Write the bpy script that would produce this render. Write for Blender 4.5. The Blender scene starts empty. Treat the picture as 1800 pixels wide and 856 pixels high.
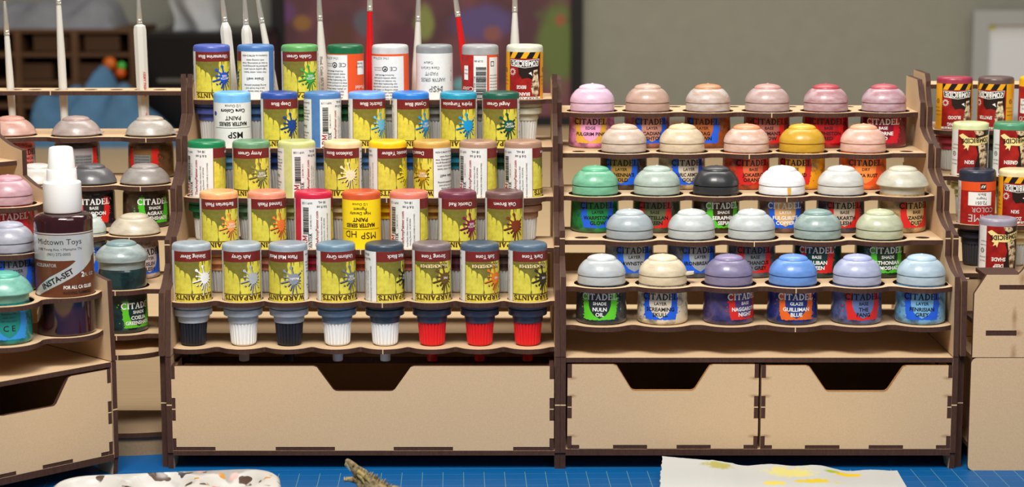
import bpy, math, random
from mathutils import Vector, Matrix
from mathutils.geometry import delaunay_2d_cdt

random.seed(7)
MM = 0.001
SC = bpy.context.scene
COL = SC.collection

# ------------------------------------------------------------------ camera
FPX = 3560.0                 # focal length in pixels of the 1800 px wide frame
PITCH = math.radians(8.9)
CAMZ = 336.0                 # mm above the table
CS, SN = math.cos(PITCH), math.sin(PITCH)
cam = bpy.data.cameras.new('camera')
cam.sensor_fit = 'HORIZONTAL'
cam.sensor_width = 36.0
cam.lens = FPX * 36.0 / 1800.0
cam.clip_start = 0.05
cam.clip_end = 50
cam.dof.use_dof = True
cam.dof.focus_distance = 1.29
cam.dof.aperture_fstop = 11.0
camo = bpy.data.objects.new('camera', cam)
camo.location = (0, 0, CAMZ * MM)
camo.rotation_euler = (math.pi / 2 - PITCH, 0, 0)
COL.objects.link(camo)
SC.camera = camo

# ------------------------------------------------------------------ light
world = bpy.data.worlds.new('world')
SC.world = world
world.use_nodes = True
bg = world.node_tree.nodes['Background']
bg.inputs[0].default_value = (0.86, 0.93, 1.0, 1)
bg.inputs[1].default_value = 0.10

def area(name, loc, target, sx, sy, power, col):
    l = bpy.data.lights.new(name, 'AREA')
    l.shape = 'RECTANGLE'
    l.size, l.size_y = sx, sy
    l.energy = power
    l.color = col
    o = bpy.data.objects.new(name, l)
    o.location = loc
    d = Vector(target) - Vector(loc)
    o.rotation_euler = d.to_track_quat('-Z', 'Y').to_euler()
    COL.objects.link(o)
    return o

area('desk_lamp_light', (-0.15, 0.55, 1.15), (0.0, 1.28, 0.10), 0.5, 0.35, 21.5, (1.0, 0.955, 0.89))
area('room_fill', (0.75, 0.15, 1.5), (0.05, 1.4, 0.05), 0.9, 0.9, 13.0, (1.0, 0.97, 0.93))  # unseen fill from the front right, added to lift the shadows
area('table_fill', (0.0, 1.85, 1.25), (0.0, 1.8, 0.0), 1.4, 0.4, 11.0, (1.0, 0.95, 0.87))  # unseen fill, added to brighten the tabletop behind the racks
area('rear_fill', (0.3, 2.4, 1.8), (0.2, 2.7, 0.0), 0.9, 0.9, 12.0, (1.0, 0.95, 0.87))  # unseen overhead fill for the rear of the table and the wall

SC.view_settings.view_transform = 'Standard'
SC.view_settings.look = 'None'
SC.view_settings.gamma = 1.0
SC.view_settings.use_curve_mapping = False
SC.view_settings.exposure = 0.0

# ------------------------------------------------------------------ helpers
def lin(c):
    return tuple(((v / 255.0) / 12.92 if v / 255.0 <= 0.04045 else ((v / 255.0 + 0.055) / 1.055) ** 2.4) for v in c)

def slope(py):
    v = (428.0 - py) / FPX
    return (SN - v * CS) / (CS + v * SN)

def zat(py, Y):
    return CAMZ - slope(py) * Y

def xat(px, Y, z):
    return (px - 900.0) / FPX * (Y * CS + (CAMZ - z) * SN)

MATS = {}
def mat(rgb, rough=0.5, spec=0.5, metal=0.0, noise=0.0, nscale=300.0, rgb2=None, sss=0.0, coat=0.0,
        trans=0.0, bump=0.0, thr=None, stretch=None, name='paint', ior=1.45):
    key = (tuple(rgb), rough, spec, metal, noise, nscale, rgb2 and tuple(rgb2), sss, coat, trans, bump, thr, stretch)
    if key in MATS:
        return MATS[key]
    m = bpy.data.materials.new(name)
    m.use_nodes = True
    nt = m.node_tree
    b = nt.nodes['Principled BSDF']
    b.inputs['Base Color'].default_value = (*lin(rgb), 1)
    b.inputs['Roughness'].default_value = rough
    b.inputs['Specular IOR Level'].default_value = spec
    b.inputs['Metallic'].default_value = metal
    b.inputs['IOR'].default_value = ior
    if sss:
        b.inputs['Subsurface Weight'].default_value = sss
        b.inputs['Subsurface Scale'].default_value = 0.002
        b.inputs['Subsurface Radius'].default_value = (1, 0.8, 0.7)
    if coat:
        b.inputs['Coat Weight'].default_value = coat
        b.inputs['Coat Roughness'].default_value = 0.08
    if trans:
        b.inputs['Transmission Weight'].default_value = trans
    if noise or bump or rgb2:
        tc = nt.nodes.new('ShaderNodeTexCoord')
        n = nt.nodes.new('ShaderNodeTexNoise')
        n.inputs['Scale'].default_value = nscale
        n.inputs['Detail'].default_value = 4
        n.inputs['Roughness'].default_value = 0.65
        src = tc.outputs['Object']
        if stretch:
            mp = nt.nodes.new('ShaderNodeMapping')
            mp.inputs['Scale'].default_value = stretch
            nt.links.new(src, mp.inputs['Vector'])
            src = mp.outputs['Vector']
        nt.links.new(src, n.inputs['Vector'])
        r = nt.nodes.new('ShaderNodeValToRGB')
        lo, hi = thr if thr else (0.3, 0.7)
        r.color_ramp.elements[0].position = lo
        r.color_ramp.elements[1].position = hi
        c1 = lin(rgb)
        if rgb2:
            c0 = lin(rgb2)
        else:
            c0 = tuple(x * (1 - noise) for x in c1)
            c1 = tuple(min(1, x * (1 + noise * 0.6)) for x in c1)
        r.color_ramp.elements[0].color = (*c0, 1)
        r.color_ramp.elements[1].color = (*c1, 1)
        nt.links.new(n.outputs['Fac'], r.inputs['Fac'])
        nt.links.new(r.outputs['Color'], b.inputs['Base Color'])
        if bump:
            bp = nt.nodes.new('ShaderNodeBump')
            bp.inputs['Strength'].default_value = bump
            bp.inputs['Distance'].default_value = 0.0004
            nt.links.new(n.outputs['Fac'], bp.inputs['Height'])
            nt.links.new(bp.outputs['Normal'], b.inputs['Normal'])
    MATS[key] = m
    return m

class MB:
    """collects faces (in mm) and links them as ONE mesh object"""
    def __init__(self):
        self.v, self.f, self.m = [], [], []
    def add(self, vs, fs, mi=0):
        o = len(self.v)
        self.v.extend(vs)
        for f in fs:
            self.f.append(tuple(i + o for i in f))
            self.m.append(mi)
    def box(self, x0, x1, y0, y1, z0, z1, mi=0):
        vs = [(x, y, z) for z in (z0, z1) for y in (y0, y1) for x in (x0, x1)]
        self.add(vs, [(0, 2, 3, 1), (4, 5, 7, 6), (0, 1, 5, 4), (2, 6, 7, 3), (0, 4, 6, 2), (1, 3, 7, 5)], mi)
    def lathe(self, prof, seg=48, mi=0, c=(0, 0, 0), rfun=None, squash=(1, 1)):
        n = len(prof)
        vs, fs = [], []
        for i in range(seg):
            a = 2 * math.pi * i / seg
            for (r, z) in prof:
                rr = r if rfun is None else rfun(r, z, i, a)
                vs.append((c[0] + rr * math.sin(a) * squash[0], c[1] - rr * math.cos(a) * squash[1], c[2] + z))
        for i in range(seg):
            j = (i + 1) % seg
            for k in range(n - 1):
                r0, r1 = prof[k][0], prof[k + 1][0]
                if r0 < 1e-6 and r1 < 1e-6:
                    continue
                if r0 < 1e-6:
                    fs.append((i * n + k, j * n + k + 1, i * n + k + 1))
                elif r1 < 1e-6:
                    fs.append((i * n + k, j * n + k, i * n + k + 1))
                else:
                    fs.append((i * n + k, j * n + k, j * n + k + 1, i * n + k + 1))
        if callable(mi):
            o = len(self.v)
            self.v.extend(vs)
            for f in fs:
                z = sum(vs[q][2] for q in f) / len(f) - c[2]
                self.f.append(tuple(q + o for q in f))
                self.m.append(mi(z))
        else:
            self.add(vs, fs, mi)
    def tube(self, p0, p1, r0, r1, seg=10, mi=0):
        p0, p1 = Vector(p0), Vector(p1)
        d = (p1 - p0).normalized()
        a = d.orthogonal().normalized()
        b = d.cross(a)
        vs = []
        for p, r in ((p0, r0), (p1, r1)):
            for i in range(seg):
                t = 2 * math.pi * i / seg
                vs.append(tuple(p + a * (r * math.cos(t)) + b * (r * math.sin(t))))
        fs = [(i, (i + 1) % seg, seg + (i + 1) % seg, seg + i) for i in range(seg)]
        fs += [tuple(range(seg))[::-1], tuple(range(seg, 2 * seg))]
        self.add(vs, fs, mi)
    def extrude(self, loops, t0, t1, mp, mface=0, medge=1):
        """flat outline (with holes) given a thickness; mp(u,v,t) -> xyz"""
        V, T, L = fill(loops)
        n = len(V)
        o = len(self.v)
        for t in (t0, t1):
            self.v.extend(mp(p[0], p[1], t) for p in V)
        for a, b, c in T:
            self.f.append((o + a, o + c, o + b)); self.m.append(mface)
            self.f.append((o + n + a, o + n + b, o + n + c)); self.m.append(mface)
        for lp in L:
            for i in range(len(lp)):
                a, b = lp[i], lp[(i + 1) % len(lp)]
                self.f.append((o + a, o + b, o + n + b, o + n + a)); self.m.append(medge)
    def mesh(self, name, mats, smooth=None):
        me = bpy.data.meshes.new(name)
        me.from_pydata([(x * MM, y * MM, z * MM) for x, y, z in self.v], [], self.f)
        for m in mats:
            me.materials.append(m)
        me.polygons.foreach_set('material_index', self.m)
        if smooth is not None:
            me.polygons.foreach_set('use_smooth', [True] * len(self.f))
            me.set_sharp_from_angle(angle=math.radians(smooth))
        me.update()
        return me
    def build(self, name, mats, parent=None, smooth=None):
        return link(name, self.mesh(name, mats, smooth), parent)

def link(name, me, parent=None):
    o = bpy.data.objects.new(name, me)
    COL.objects.link(o)
    if parent is not None:
        o.parent = parent
    return o

def root(name, label, cat, loc=(0, 0, 0), rz=0.0, group=None, rot=None):
    o = bpy.data.objects.new(name, None)
    COL.objects.link(o)
    o.location = [c * MM for c in loc]
    o.rotation_euler = rot if rot else (0, 0, rz)
    o.empty_display_size = 0.01
    return tag(o, label, cat, group)

def tag(o, label, cat, group=None):
    o['label'] = label
    o['category'] = cat
    if group:
        o['group'] = group
    return o

def struct(o):
    o['kind'] = 'structure'
    return o

def inside(p, loops):
    x, y = p
    c = False
    for lp in loops:
        j = len(lp) - 1
        for i in range(len(lp)):
            xi, yi = lp[i]; xj, yj = lp[j]
            if (yi > y) != (yj > y) and x < (xj - xi) * (y - yi) / (yj - yi) + xi:
                c = not c
            j = i
    return c

def fill(loops, grid=None):
    """triangulate outline + holes; returns verts, tris, vertex loops"""
    vs, es, src = [], [], []
    def area2(lp):
        return sum(lp[i][0] * lp[(i + 1) % len(lp)][1] - lp[(i + 1) % len(lp)][0] * lp[i][1] for i in range(len(lp)))
    LL = []
    for k, lp in enumerate(loops):
        lp = list(lp)
        if (area2(lp) > 0) != (k == 0):
            lp.reverse()
        if grid:
            q = []
            for i in range(len(lp)):
                a, b = lp[i], lp[(i + 1) % len(lp)]
                n = max(1, int(math.hypot(b[0] - a[0], b[1] - a[1]) / grid))
                q += [(a[0] + (b[0] - a[0]) * t / n, a[1] + (b[1] - a[1]) * t / n) for t in range(n)]
            lp = q
        LL.append(lp)
        o = len(vs)
        vs += [Vector(p) for p in lp]
        es += [(o + i, o + (i + 1) % len(lp)) for i in range(len(lp))]
    if grid:
        xs = [p[0] for p in LL[0]]; ys = [p[1] for p in LL[0]]
        gx = min(xs) + grid * 0.5
        while gx < max(xs):
            gy = min(ys) + grid * 0.5
            while gy < max(ys):
                if inside((gx, gy), LL):
                    vs.append(Vector((gx, gy)))
                gy += grid * 1.01
            gx += grid * 0.99
    V, E, F, ov, oe, of = delaunay_2d_cdt(vs, es, [], 0, 1e-5)
    V = [(p.x, p.y) for p in V]
    T = []
    for f in F:
        c = (sum(V[i][0] for i in f) / 3.0, sum(V[i][1] for i in f) / 3.0)
        if inside(c, LL):
            a, b, d = f[:3]
            if (V[b][0] - V[a][0]) * (V[d][1] - V[a][1]) - (V[d][0] - V[a][0]) * (V[b][1] - V[a][1]) < 0:
                b, d = d, b
            T.append((a, b, d))
    mp = {}
    for i, l in enumerate(ov):
        for s in l:
            mp[s] = i
    L, k = [], 0
    for lp in LL:
        L.append([mp[k + i] for i in range(len(lp))])
        k += len(lp)
    return V, T, L

# ---- lettering -----------------------------------------------------------
GL = {}
_fc = bpy.data.curves.new('glyph', 'FONT')
_fo = bpy.data.objects.new('glyph', _fc)
_fc.resolution_u = 2
_fc.fill_mode = 'FRONT'
def _raw(body, bold):
    _fc.body = body
    _fc.offset = bold
    me = _fo.to_mesh()
    me.calc_loop_triangles()
    V = [(v.co.x, v.co.y) for v in me.vertices]
    T = [tuple(t.vertices) for t in me.loop_triangles]
    _fo.to_mesh_clear()
    return V, T
def glyph(ch, bold):
    k = (ch, bold)
    if k not in GL:
        V, T = _raw(ch, bold) if ch != ' ' else ([], [])
        w0 = max(p[0] for p in _raw('HH', 0)[0])
        w1 = max(p[0] for p in _raw('H' + ch + 'H', 0)[0])
        GL[k] = (V, T, w1 - w0)
    return GL[k]

CAPH = 0.73
def text(s, h, sx=1.0, bold=0.0):
    """centred line of capitals height h -> verts2d, tris, width"""
    V, T, x = [], [], 0.0
    sc = h / CAPH
    for ch in s:
        gv, gt, w = glyph(ch, bold)
        o = len(V)
        V += [((p[0] + x) * sc * sx, p[1] * sc - h / 2) for p in gv]
        T += [tuple(i + o for i in t) for t in gt]
        x += w
    W = x * sc * sx
    return [(p[0] - W / 2, p[1]) for p in V], T, W

# serifed display capitals drawn from strokes: l = line, a = arc
def _arc(cx, cy, rx, ry, a0, a1, n=9):
    return [(cx + rx * math.cos(math.radians(a0 + (a1 - a0) * i / n)), cy + ry * math.sin(math.radians(a0 + (a1 - a0) * i / n))) for i in range(n + 1)]
K, H_ = 0.17, 0.075
SER = {
 'C': (0.78, [(_arc(.44, .5, .36, .46, 50, 310), K), ([(.68, .68), (.68, .98)], H_), ([(.64, .08), (.72, .22)], H_)]),
 'I': (0.34, [([(.17, 0), (.17, 1)], K), ([(.02, .035), (.32, .035)], H_), ([(.02, .965), (.32, .965)], H_)]),
 'T': (0.74, [([(.37, 0), (.37, 1)], K), ([(.03, .94), (.71, .94)], .11), ([(.05, .72), (.05, .98)], H_), ([(.69, .72), (.69, .98)], H_), ([(.22, .035), (.52, .035)], H_)]),
 'A': (0.82, [([(.12, 0), (.42, 1)], H_ * 1.1), ([(.4, 1), (.68, 0)], K), ([(.2, .33), (.58, .33)], H_), ([(0, .035), (.25, .035)], H_), ([(.52, .035), (.82, .035)], H_)]),
 'D': (0.8, [([(.17, 0), (.17, 1)], K), (_arc(.25, .5, .44, .46, -90, 90), K * .9), ([(.02, .035), (.3, .035)], H_), ([(.02, .965), (.3, .965)], H_)]),
 'E': (0.68, [([(.17, 0), (.17, 1)], K), ([(.02, .96), (.6, .96)], H_), ([(.02, .04), (.64, .04)], H_), ([(.17, .5), (.48, .5)], H_), ([(.58, .76), (.58, .99)], H_), ([(.62, .01), (.62, .26)], H_), ([(.47, .4), (.47, .6)], H_)]),
 'L': (0.66, [([(.17, 0), (.17, 1)], K), ([(.02, .965), (.34, .965)], H_), ([(.02, .04), (.62, .04)], H_), ([(.6, .01), (.6, .32)], H_)]),
 'W': (1.1, [([(.12, 1), (.34, 0)], K), ([(.34, 0), (.54, .9)], H_), ([(.5, 1), (.74, 0)], K), ([(.74, 0), (.96, 1)], H_), ([(0, .965), (.27, .965)], H_), ([(.85, .965), (1.08, .965)], H_)]),
 'R': (0.8, [([(.17, 0), (.17, 1)], K), (_arc(.25, .73, .34, .235, -90, 90), K * .8), ([(.36, .48), (.7, .02)], K), ([(.02, .035), (.33, .035)], H_), ([(.02, .965), (.3, .965)], H_), ([(.62, .035), (.82, .035)], H_)]),
 'P': (0.7, [([(.17, 0), (.17, 1)], K), (_arc(.25, .71, .36, .255, -90, 90), K * .8), ([(.02, .035), (.33, .035)], H_), ([(.02, .965), (.3, .965)], H_)]),
 'N': (0.86, [([(.15, 0), (.15, 1)], H_), ([(.12, 1), (.7, 0)], K), ([(.7, 0), (.7, 1)], H_), ([(.02, .035), (.28, .035)], H_), ([(.57, .965), (.83, .965)], H_)]),
 'S': (0.6, [(_arc(.3, .73, .2, .225, 40, 270), K * .85), (_arc(.3, .27, .22, .235, 90, -150), K * .85), ([(.47, .72), (.47, .98)], H_), ([(.08, .02), (.08, .3)], H_)]),
 'Z': (0.7, [([(.06, .95), (.64, .95)], .12), ([(.6, .92), (.1, .08)], K), ([(.05, .05), (.66, .05)], .12)]),
 'O': (0.78, [(_arc(.39, .5, .31, .45, 0, 360, 14), K)]),
 'M': (1.0, [([(.14, 0), (.14, 1)], K), ([(.14, 1), (.48, .2)], K * .8), ([(.48, .2), (.82, 1)], K * .8), ([(.82, 0), (.82, 1)], K)]),
 'B': (0.72, [([(.17, 0), (.17, 1)], K), (_arc(.25, .74, .3, .225, -90, 90), K * .8), (_arc(.25, .27, .35, .235, -90, 90), K * .8)]),
 'Q': (0.8, [(_arc(.39, .5, .31, .45, 0, 360, 14), K * .8), ([(.42, .2), (.74, -.15)], H_ * 1.4)]),
 'U': (0.8, [([(.16, 1), (.16, .3)], K), (_arc(.4, .32, .24, .28, 180, 360), K * .8), ([(.64, .3), (.64, 1)], H_)]),
 'K': (0.8, [([(.17, 0), (.17, 1)], K), ([(.22, .45), (.68, .98)], H_), ([(.3, .55), (.7, .02)], K)]),
 'H': (0.86, [([(.17, 0), (.17, 1)], K), ([(.69, 0), (.69, 1)], K), ([(.17, .5), (.69, .5)], H_)]),
}
def stroke(pts, w):
    V, T = [], []
    n = len(pts)
    for i, p in enumerate(pts):
        a = pts[max(0, i - 1)]; b = pts[min(n - 1, i + 1)]
        dx, dy = b[0] - a[0], b[1] - a[1]
        l = math.hypot(dx, dy) or 1
        nx, ny = -dy / l * w / 2, dx / l * w / 2
        V += [(p[0] + nx, p[1] + ny), (p[0] - nx, p[1] - ny)]
    for i in range(n - 1):
        T += [(2 * i, 2 * i + 1, 2 * i + 2), (2 * i + 1, 2 * i + 3, 2 * i + 2)]
    return V, T
def serif(s, h, sx=1.0, bold=0.0):
    V, T, x = [], [], 0.0
    for ch in s:
        if ch not in SER:
            x += 0.3
            continue
        w, sts = SER[ch]
        for pts, kw in sts:
            # vertical stems keep their ends, split so that they bend round a pot
            v, t = stroke([(p[0] + x, p[1]) for p in pts], kw + bold)
            o = len(V)
            V += v
            T += [tuple(i + o for i in q) for q in t]
        x += w + 0.04
    V = [((p[0] - x / 2) * h * sx, (p[1] - 0.5) * h) for p in V]
    return V, T, x * h * sx

class Print:
    """flat print in (u = arc mm to the right, v = height mm), several inks"""
    def __init__(self):
        self.items = []          # verts, tris, ink, layer
    def rect(self, u0, u1, v0, v1, ink, layer=0, step=1.2):
        n = max(1, int(abs(u1 - u0) / step)); V = []; T = []
        for i in range(n + 1):
            u = u0 + (u1 - u0) * i / n
            V += [(u, v0), (u, v1)]
        for i in range(n):
            T += [(2 * i, 2 * i + 2, 2 * i + 3), (2 * i, 2 * i + 3, 2 * i + 1)]
        self.items.append((V, T, ink, layer))
    def poly(self, loops, ink, layer=1, grid=1.6):
        if loops and not isinstance(loops[0][0], (tuple, list)):
            loops = [loops]
        V, T, L = fill(loops, grid)
        self.items.append((V, T, ink, layer))
    def disc(self, u, v, r, ink, layer=1, n=12, ry=None):
        ry = ry or r
        self.poly([(u + r * math.cos(2 * math.pi * i / n), v + ry * math.sin(2 * math.pi * i / n)) for i in range(n)], ink, layer)
    def put(self, vt, u, v, ink, layer=3, rot=0):
        V, T = vt[0], vt[1]
        c, s = math.cos(math.radians(rot)), math.sin(math.radians(rot))
        self.items.append(([(u + p[0] * c - p[1] * s, v + p[0] * s + p[1] * c) for p in V], T, ink, layer))
    def text(self, s, h, u, v, ink, layer=3, rot=180, sx=1.0, bold=0.0, fit=None):
        t = text(s, h, sx, bold)
        if fit and t[2] > fit:
            t = text(s, h, sx * fit / t[2], bold)
        self.put(t, u, v, ink, layer, rot)
    def serif(self, s, h, u, v, ink, layer=3, rot=180, width=None, bold=0.0):
        t = serif(s, h, 1.0, bold)
        if width:
            t = serif(s, h, width / t[2], bold)
        self.put(t, u, v, ink, layer, rot)
    def line(self, pts, w, ink, layer=2):
        V, T = stroke(pts, w)
        self.items.append((V, T, ink, layer))
    def mesh(self, name, inks, rfun, clip=None):
        mb = MB()
        names = []
        for V, T, ink, layer in self.items:
            if ink not in names:
                names.append(ink)
            vs = []
            for (u, v) in V:
                r0 = rfun(v)
                a = u / rfun(None)
                r = r0 + 0.06 + 0.08 * layer
                vs.append((r * math.sin(a), -r * math.cos(a), v))
            mb.add(vs, [t for t in T], names.index(ink))
        return mb.mesh(name, [inks[n] for n in names], 60)

# ------------------------------------------------------------------ materials
MDF = mat((203, 174, 138), 0.75, 0.25, noise=0.10, nscale=1400, bump=0.05, name='mdf_face')
SHADEB = mat((150, 128, 102), 0.8, 0.2, noise=0.13, nscale=700, name='shade_toned_mdf')  # fibreboard with the shade low in the corner base put into its colour
MDF2 = mat((196, 166, 126), 0.75, 0.25, noise=0.13, nscale=700, bump=0.05, name='mdf_panel')
BURN = mat((72, 47, 38), 0.7, 0.3, noise=0.30, nscale=900, stretch=(1, 1, 0.25), bump=0.15, name='laser_cut_edge')
NICK = mat((214, 186, 142), 0.7, 0.2, name='uncut_nick')
SCORCH = mat((172, 122, 72), 0.75, 0.2, noise=0.25, nscale=500, name='scorched_rim')
WOODM = [MDF, BURN, NICK, SCORCH]
WHITE_P = mat((236, 236, 233), 0.4, 0.4, name='white_print')
INK = {
 'white': mat((235, 235, 230), 0.42, 0.4), 'paper': mat((226, 227, 224), 0.45, 0.4, noise=0.05, nscale=400),
 'black': mat((24, 22, 22), 0.42, 0.4), 'red': mat((165, 30, 38), 0.4, 0.4), 'band': mat((116, 36, 33), 0.38, 0.45, noise=0.12, nscale=500),
 'yellow': mat((220, 209, 78), 0.38, 0.45, rgb2=(196, 184, 66), nscale=260, thr=(0.30, 0.55)),
 'olive': mat((118, 112, 46), 0.4, 0.4, noise=0.22, nscale=350), 'cream': mat((236, 220, 150), 0.4, 0.4),
 'brown': mat((70, 34, 22), 0.4, 0.4), 'orange': mat((226, 84, 36), 0.4, 0.4), 'vred': mat((196, 38, 30), 0.4, 0.4, rgb2=(128, 26, 26), nscale=120),
 'gold': mat((232, 166, 32), 0.4, 0.4), 'zred': mat((172, 34, 28), 0.4, 0.4, rgb2=(112, 18, 20), nscale=150),
 'bone': mat((226, 208, 170), 0.45, 0.4, rgb2=(92, 58, 44), nscale=420, thr=(0.42, 0.56)), 'dark': mat((38, 24, 22), 0.4, 0.4),
 'mspy': mat((247, 214, 26), 0.4, 0.4), 'grey': mat((120, 120, 120), 0.5, 0.4), 'worn': mat((70, 70, 74), 0.5, 0.3, rgb2=(205, 205, 205), nscale=900, thr=(0.42, 0.55)),
 'silver': mat((214, 222, 228), 0.28, 0.5, metal=0.6), 'amber': mat((110, 62, 40), 0.28, 0.5, metal=0.3, noise=0.2, nscale=60),
 'lightgrey': mat((190, 190, 190), 0.5, 0.4), 'drip': mat((214, 164, 72), 0.5, 0.4, noise=.15, nscale=300), 'pinkred': mat((196, 60, 66), 0.5, 0.4),
}
def ink(rgb):
    k = 'c%d_%d_%d' % tuple(rgb)
    if k not in INK:
        INK[k] = mat(rgb, 0.4, 0.45, noise=0.06, nscale=500)
    return k

def burnt(spots, name='scorched_mdf'):
    """fibreboard with laser scorch stains at fixed places of the board: (x, z, rx, rz) in mm"""
    m = MDF.copy(); m.name = name
    nt = m.node_tree; b = nt.nodes['Principled BSDF']
    cur = b.inputs['Base Color'].links[0].from_socket
    tc = nt.nodes.new('ShaderNodeTexCoord')
    n = nt.nodes.new('ShaderNodeTexNoise'); n.inputs['Scale'].default_value = 260; n.inputs['Detail'].default_value = 3
    nt.links.new(tc.outputs['Object'], n.inputs['Vector'])
    for (x, z, rx, rz) in spots:
        mp_ = nt.nodes.new('ShaderNodeMapping')
        mp_.inputs['Location'].default_value = (-x / rx, 0, -z / rz)
        mp_.inputs['Scale'].default_value = (1000 / rx, 0, 1000 / rz)
        nt.links.new(tc.outputs['Object'], mp_.inputs['Vector'])
        ln = nt.nodes.new('ShaderNodeVectorMath'); ln.operation = 'LENGTH'
        nt.links.new(mp_.outputs['Vector'], ln.inputs[0])
        ad = nt.nodes.new('ShaderNodeMath'); ad.operation = 'MULTIPLY_ADD'; ad.inputs[1].default_value = .7
        nt.links.new(n.outputs['Fac'], ad.inputs[0]); nt.links.new(ln.outputs['Value'], ad.inputs[2])
        rp = nt.nodes.new('ShaderNodeMapRange'); rp.inputs['From Min'].default_value = .4; rp.inputs['From Max'].default_value = 1.35
        rp.inputs['To Min'].default_value = .6; rp.inputs['To Max'].default_value = 0
        nt.links.new(ad.outputs[0], rp.inputs['Value'])
        mx = nt.nodes.new('ShaderNodeMix'); mx.data_type = 'RGBA'
        nt.links.new(rp.outputs['Result'], mx.inputs['Factor']); nt.links.new(cur, mx.inputs['A'])
        mx.inputs['B'].default_value = (*lin((132, 84, 44)), 1)
        cur = mx.outputs['Result']
    nt.links.new(cur, b.inputs['Base Color'])
    return m

# ------------------------------------------------------------------ setting
WALLY = 3480.0
mb = MB(); mb.box(-2600, 2600, WALLY, WALLY + 80, -760, 1800)
struct(mb.build('wall_back', [mat((154, 153, 140), 0.9, 0.2, noise=0.05, nscale=40, name='wall_paint')]))
mb = MB(); mb.box(-2600, 2600, -1500, WALLY, -790, -760)
struct(mb.build('floor', [mat((110, 96, 84), 0.7, 0.3, noise=0.1, nscale=8, name='floor')]))

t = root('work_table', 'long pale wooden table under the racks, running back to the wall', 'table', (0, 0, 0))
mb = MB(); mb.box(-1500, 1500, 700, 3470, -36, 0)
mb.build('tabletop', [mat((206, 178, 138), 0.55, 0.4, rgb2=(192, 162, 122), nscale=14, stretch=(1, 14, 1), name='table_wood')], t)
for sx in (-1430, 1430):
    for sy in (770, 3400):
        mb = MB(); mb.box(sx - 35, sx + 35, sy - 35, sy + 35, -760, -36)
        mb.build('leg', [mat((150, 126, 92), 0.6, 0.4, name='leg_wood')], t)

# cutting mat with its printed grid
m = bpy.data.materials.new('cutting_mat'); m.use_nodes = True
m.node_tree.nodes['Principled BSDF'].inputs['Base Color'].default_value = (*lin((8, 92, 158)), 1)
m.node_tree.nodes['Principled BSDF'].inputs['Roughness'].default_value = 0.55
t = root('cutting_mat', 'blue cutting mat with thin yellowish grid lines lying under the racks', 'cutting mat', (0, 0, 0), rz=math.radians(1.6))
mb = MB(); mb.box(-560, 560, 930, 1366, 0, 0.8)
mb.build('mat_sheet', [mat((2, 84, 144), 0.5, 0.3, noise=0.06, nscale=60, name='blue_vinyl')], t)
mb = MB()
for i in range(-44, 45):
    x = i * 12.7 + 4
    mb.box(x - 0.14, x + 0.14, 940, 1222, 0.8, 0.83)
for i in range(24):
    y = 938 + i * 12.7
    mb.box(-555, 555, y - 0.03, y + 0.03, 0.8, 0.83)
o = mb.build('grid_lines', [mat((112, 150, 138), 0.5, 0.3, name='grid_ink')], t); o['kind'] = 'stuff'
MATZ = 0.8

# ------------------------------------------------------------------ racks
def mpz(u, v, t): return (u, v, t)          # boards lie flat
def mpx(u, v, t): return (t, u, v)          # side panels stand across
def mpy(u, v, t): return (u, t, v)          # fronts face the camera
def circ(x, y, r, n=28):
    return [(x + r * math.cos(2 * math.pi * i / n), y + r * math.sin(2 * math.pi * i / n)) for i in range(n)]

def contour(xs, yc, R, x0, x1, valley, step=1.5):
    pts = []
    n = int((x1 - x0) / step)
    yv = yc - R + valley
    for i in range(n + 1):
        x = x0 + (x1 - x0) * i / n
        y = yv
        for xc in xs:
            d = abs(x - xc)
            if d < R:
                b = yc - math.sqrt(R * R - d * d)
                k = 2.4
                h = max(0, min(1, 0.5 + 0.5 * (y - b) / k))
                y = y * (1 - h) + b * h - k * h * (1 - h)
        pts.append((x, y))
    return pts

def board(parent, x0, x1, yc, xs, hole, R, yback, z, tips=(), extra=(), valley=8.0, label=None, nicks=(), rear=None, name='shelf_board'):
    out = contour(xs, yc, R, x0, x1, valley)
    if rear is None:
        loop = out + [(x1, yback), (x0, yback)]
    else:
        loop = out + rear
    loops = [loop]
    if hole:
        for x in xs:
            if x - hole > x0 and x + hole < x1:
                loops.append(circ(x, yc, hole))
            else:
                q = [(max(x0 + 0.6, min(x1 - 0.6, a)), b) for a, b in circ(x, yc, hole)]
                loops.append(q)
    for (x, y, r) in list(tips) + list(extra):
        loops.append(circ(x, y, r, 14))
    mb = MB()
    mb.extrude(loops, z - 3.0, z, mpz)
    for x in nicks:                           # the uncut nick left by the laser
        j = min(range(len(out)), key=lambda i: abs(out[i][0] - x))
        y = out[j][1]
        mb.box(out[j][0] - 0.3, out[j][0] + 0.3, y - 0.08, y + 0.6, z - 2.95, z - 0.02, 2)
    return mb.build(name, WOODM, parent)

def side_profile(boards, fronts, zbot, ztop, yback, dv=7.0, dn=9.0, tops=9):
    """stepped front edge of a tier rack: list of (y,z)"""
    pts = [(yback, zbot), (fronts[0], zbot)]
    for j in range(1, len(boards)):
        f = fronts[j]
        zt = boards[j] + dv
        pts.append((f, zt))
        if j + 1 < len(boards):
            fn, zn = fronts[j + 1], boards[j + 1] - dn
        else:
            fn, zn = f + tops, boards[j] + 17
        dy, dz = fn - f, zn - zt
        pts.append((f + dy * 0.22, zt + dz * 0.12))
        for k in range(1, 9):
            s = k / 8.0
            pts.append((f + dy * (0.22 + 0.78 * s), zt + dz * (0.12 + 0.88 * (s ** 1.6 * 0.8 + 0.2 * s))))
    f = pts[-1][0]
    pts += [(f, ztop - 5), (f + 4, ztop), (yback, ztop)]
    return pts

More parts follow.
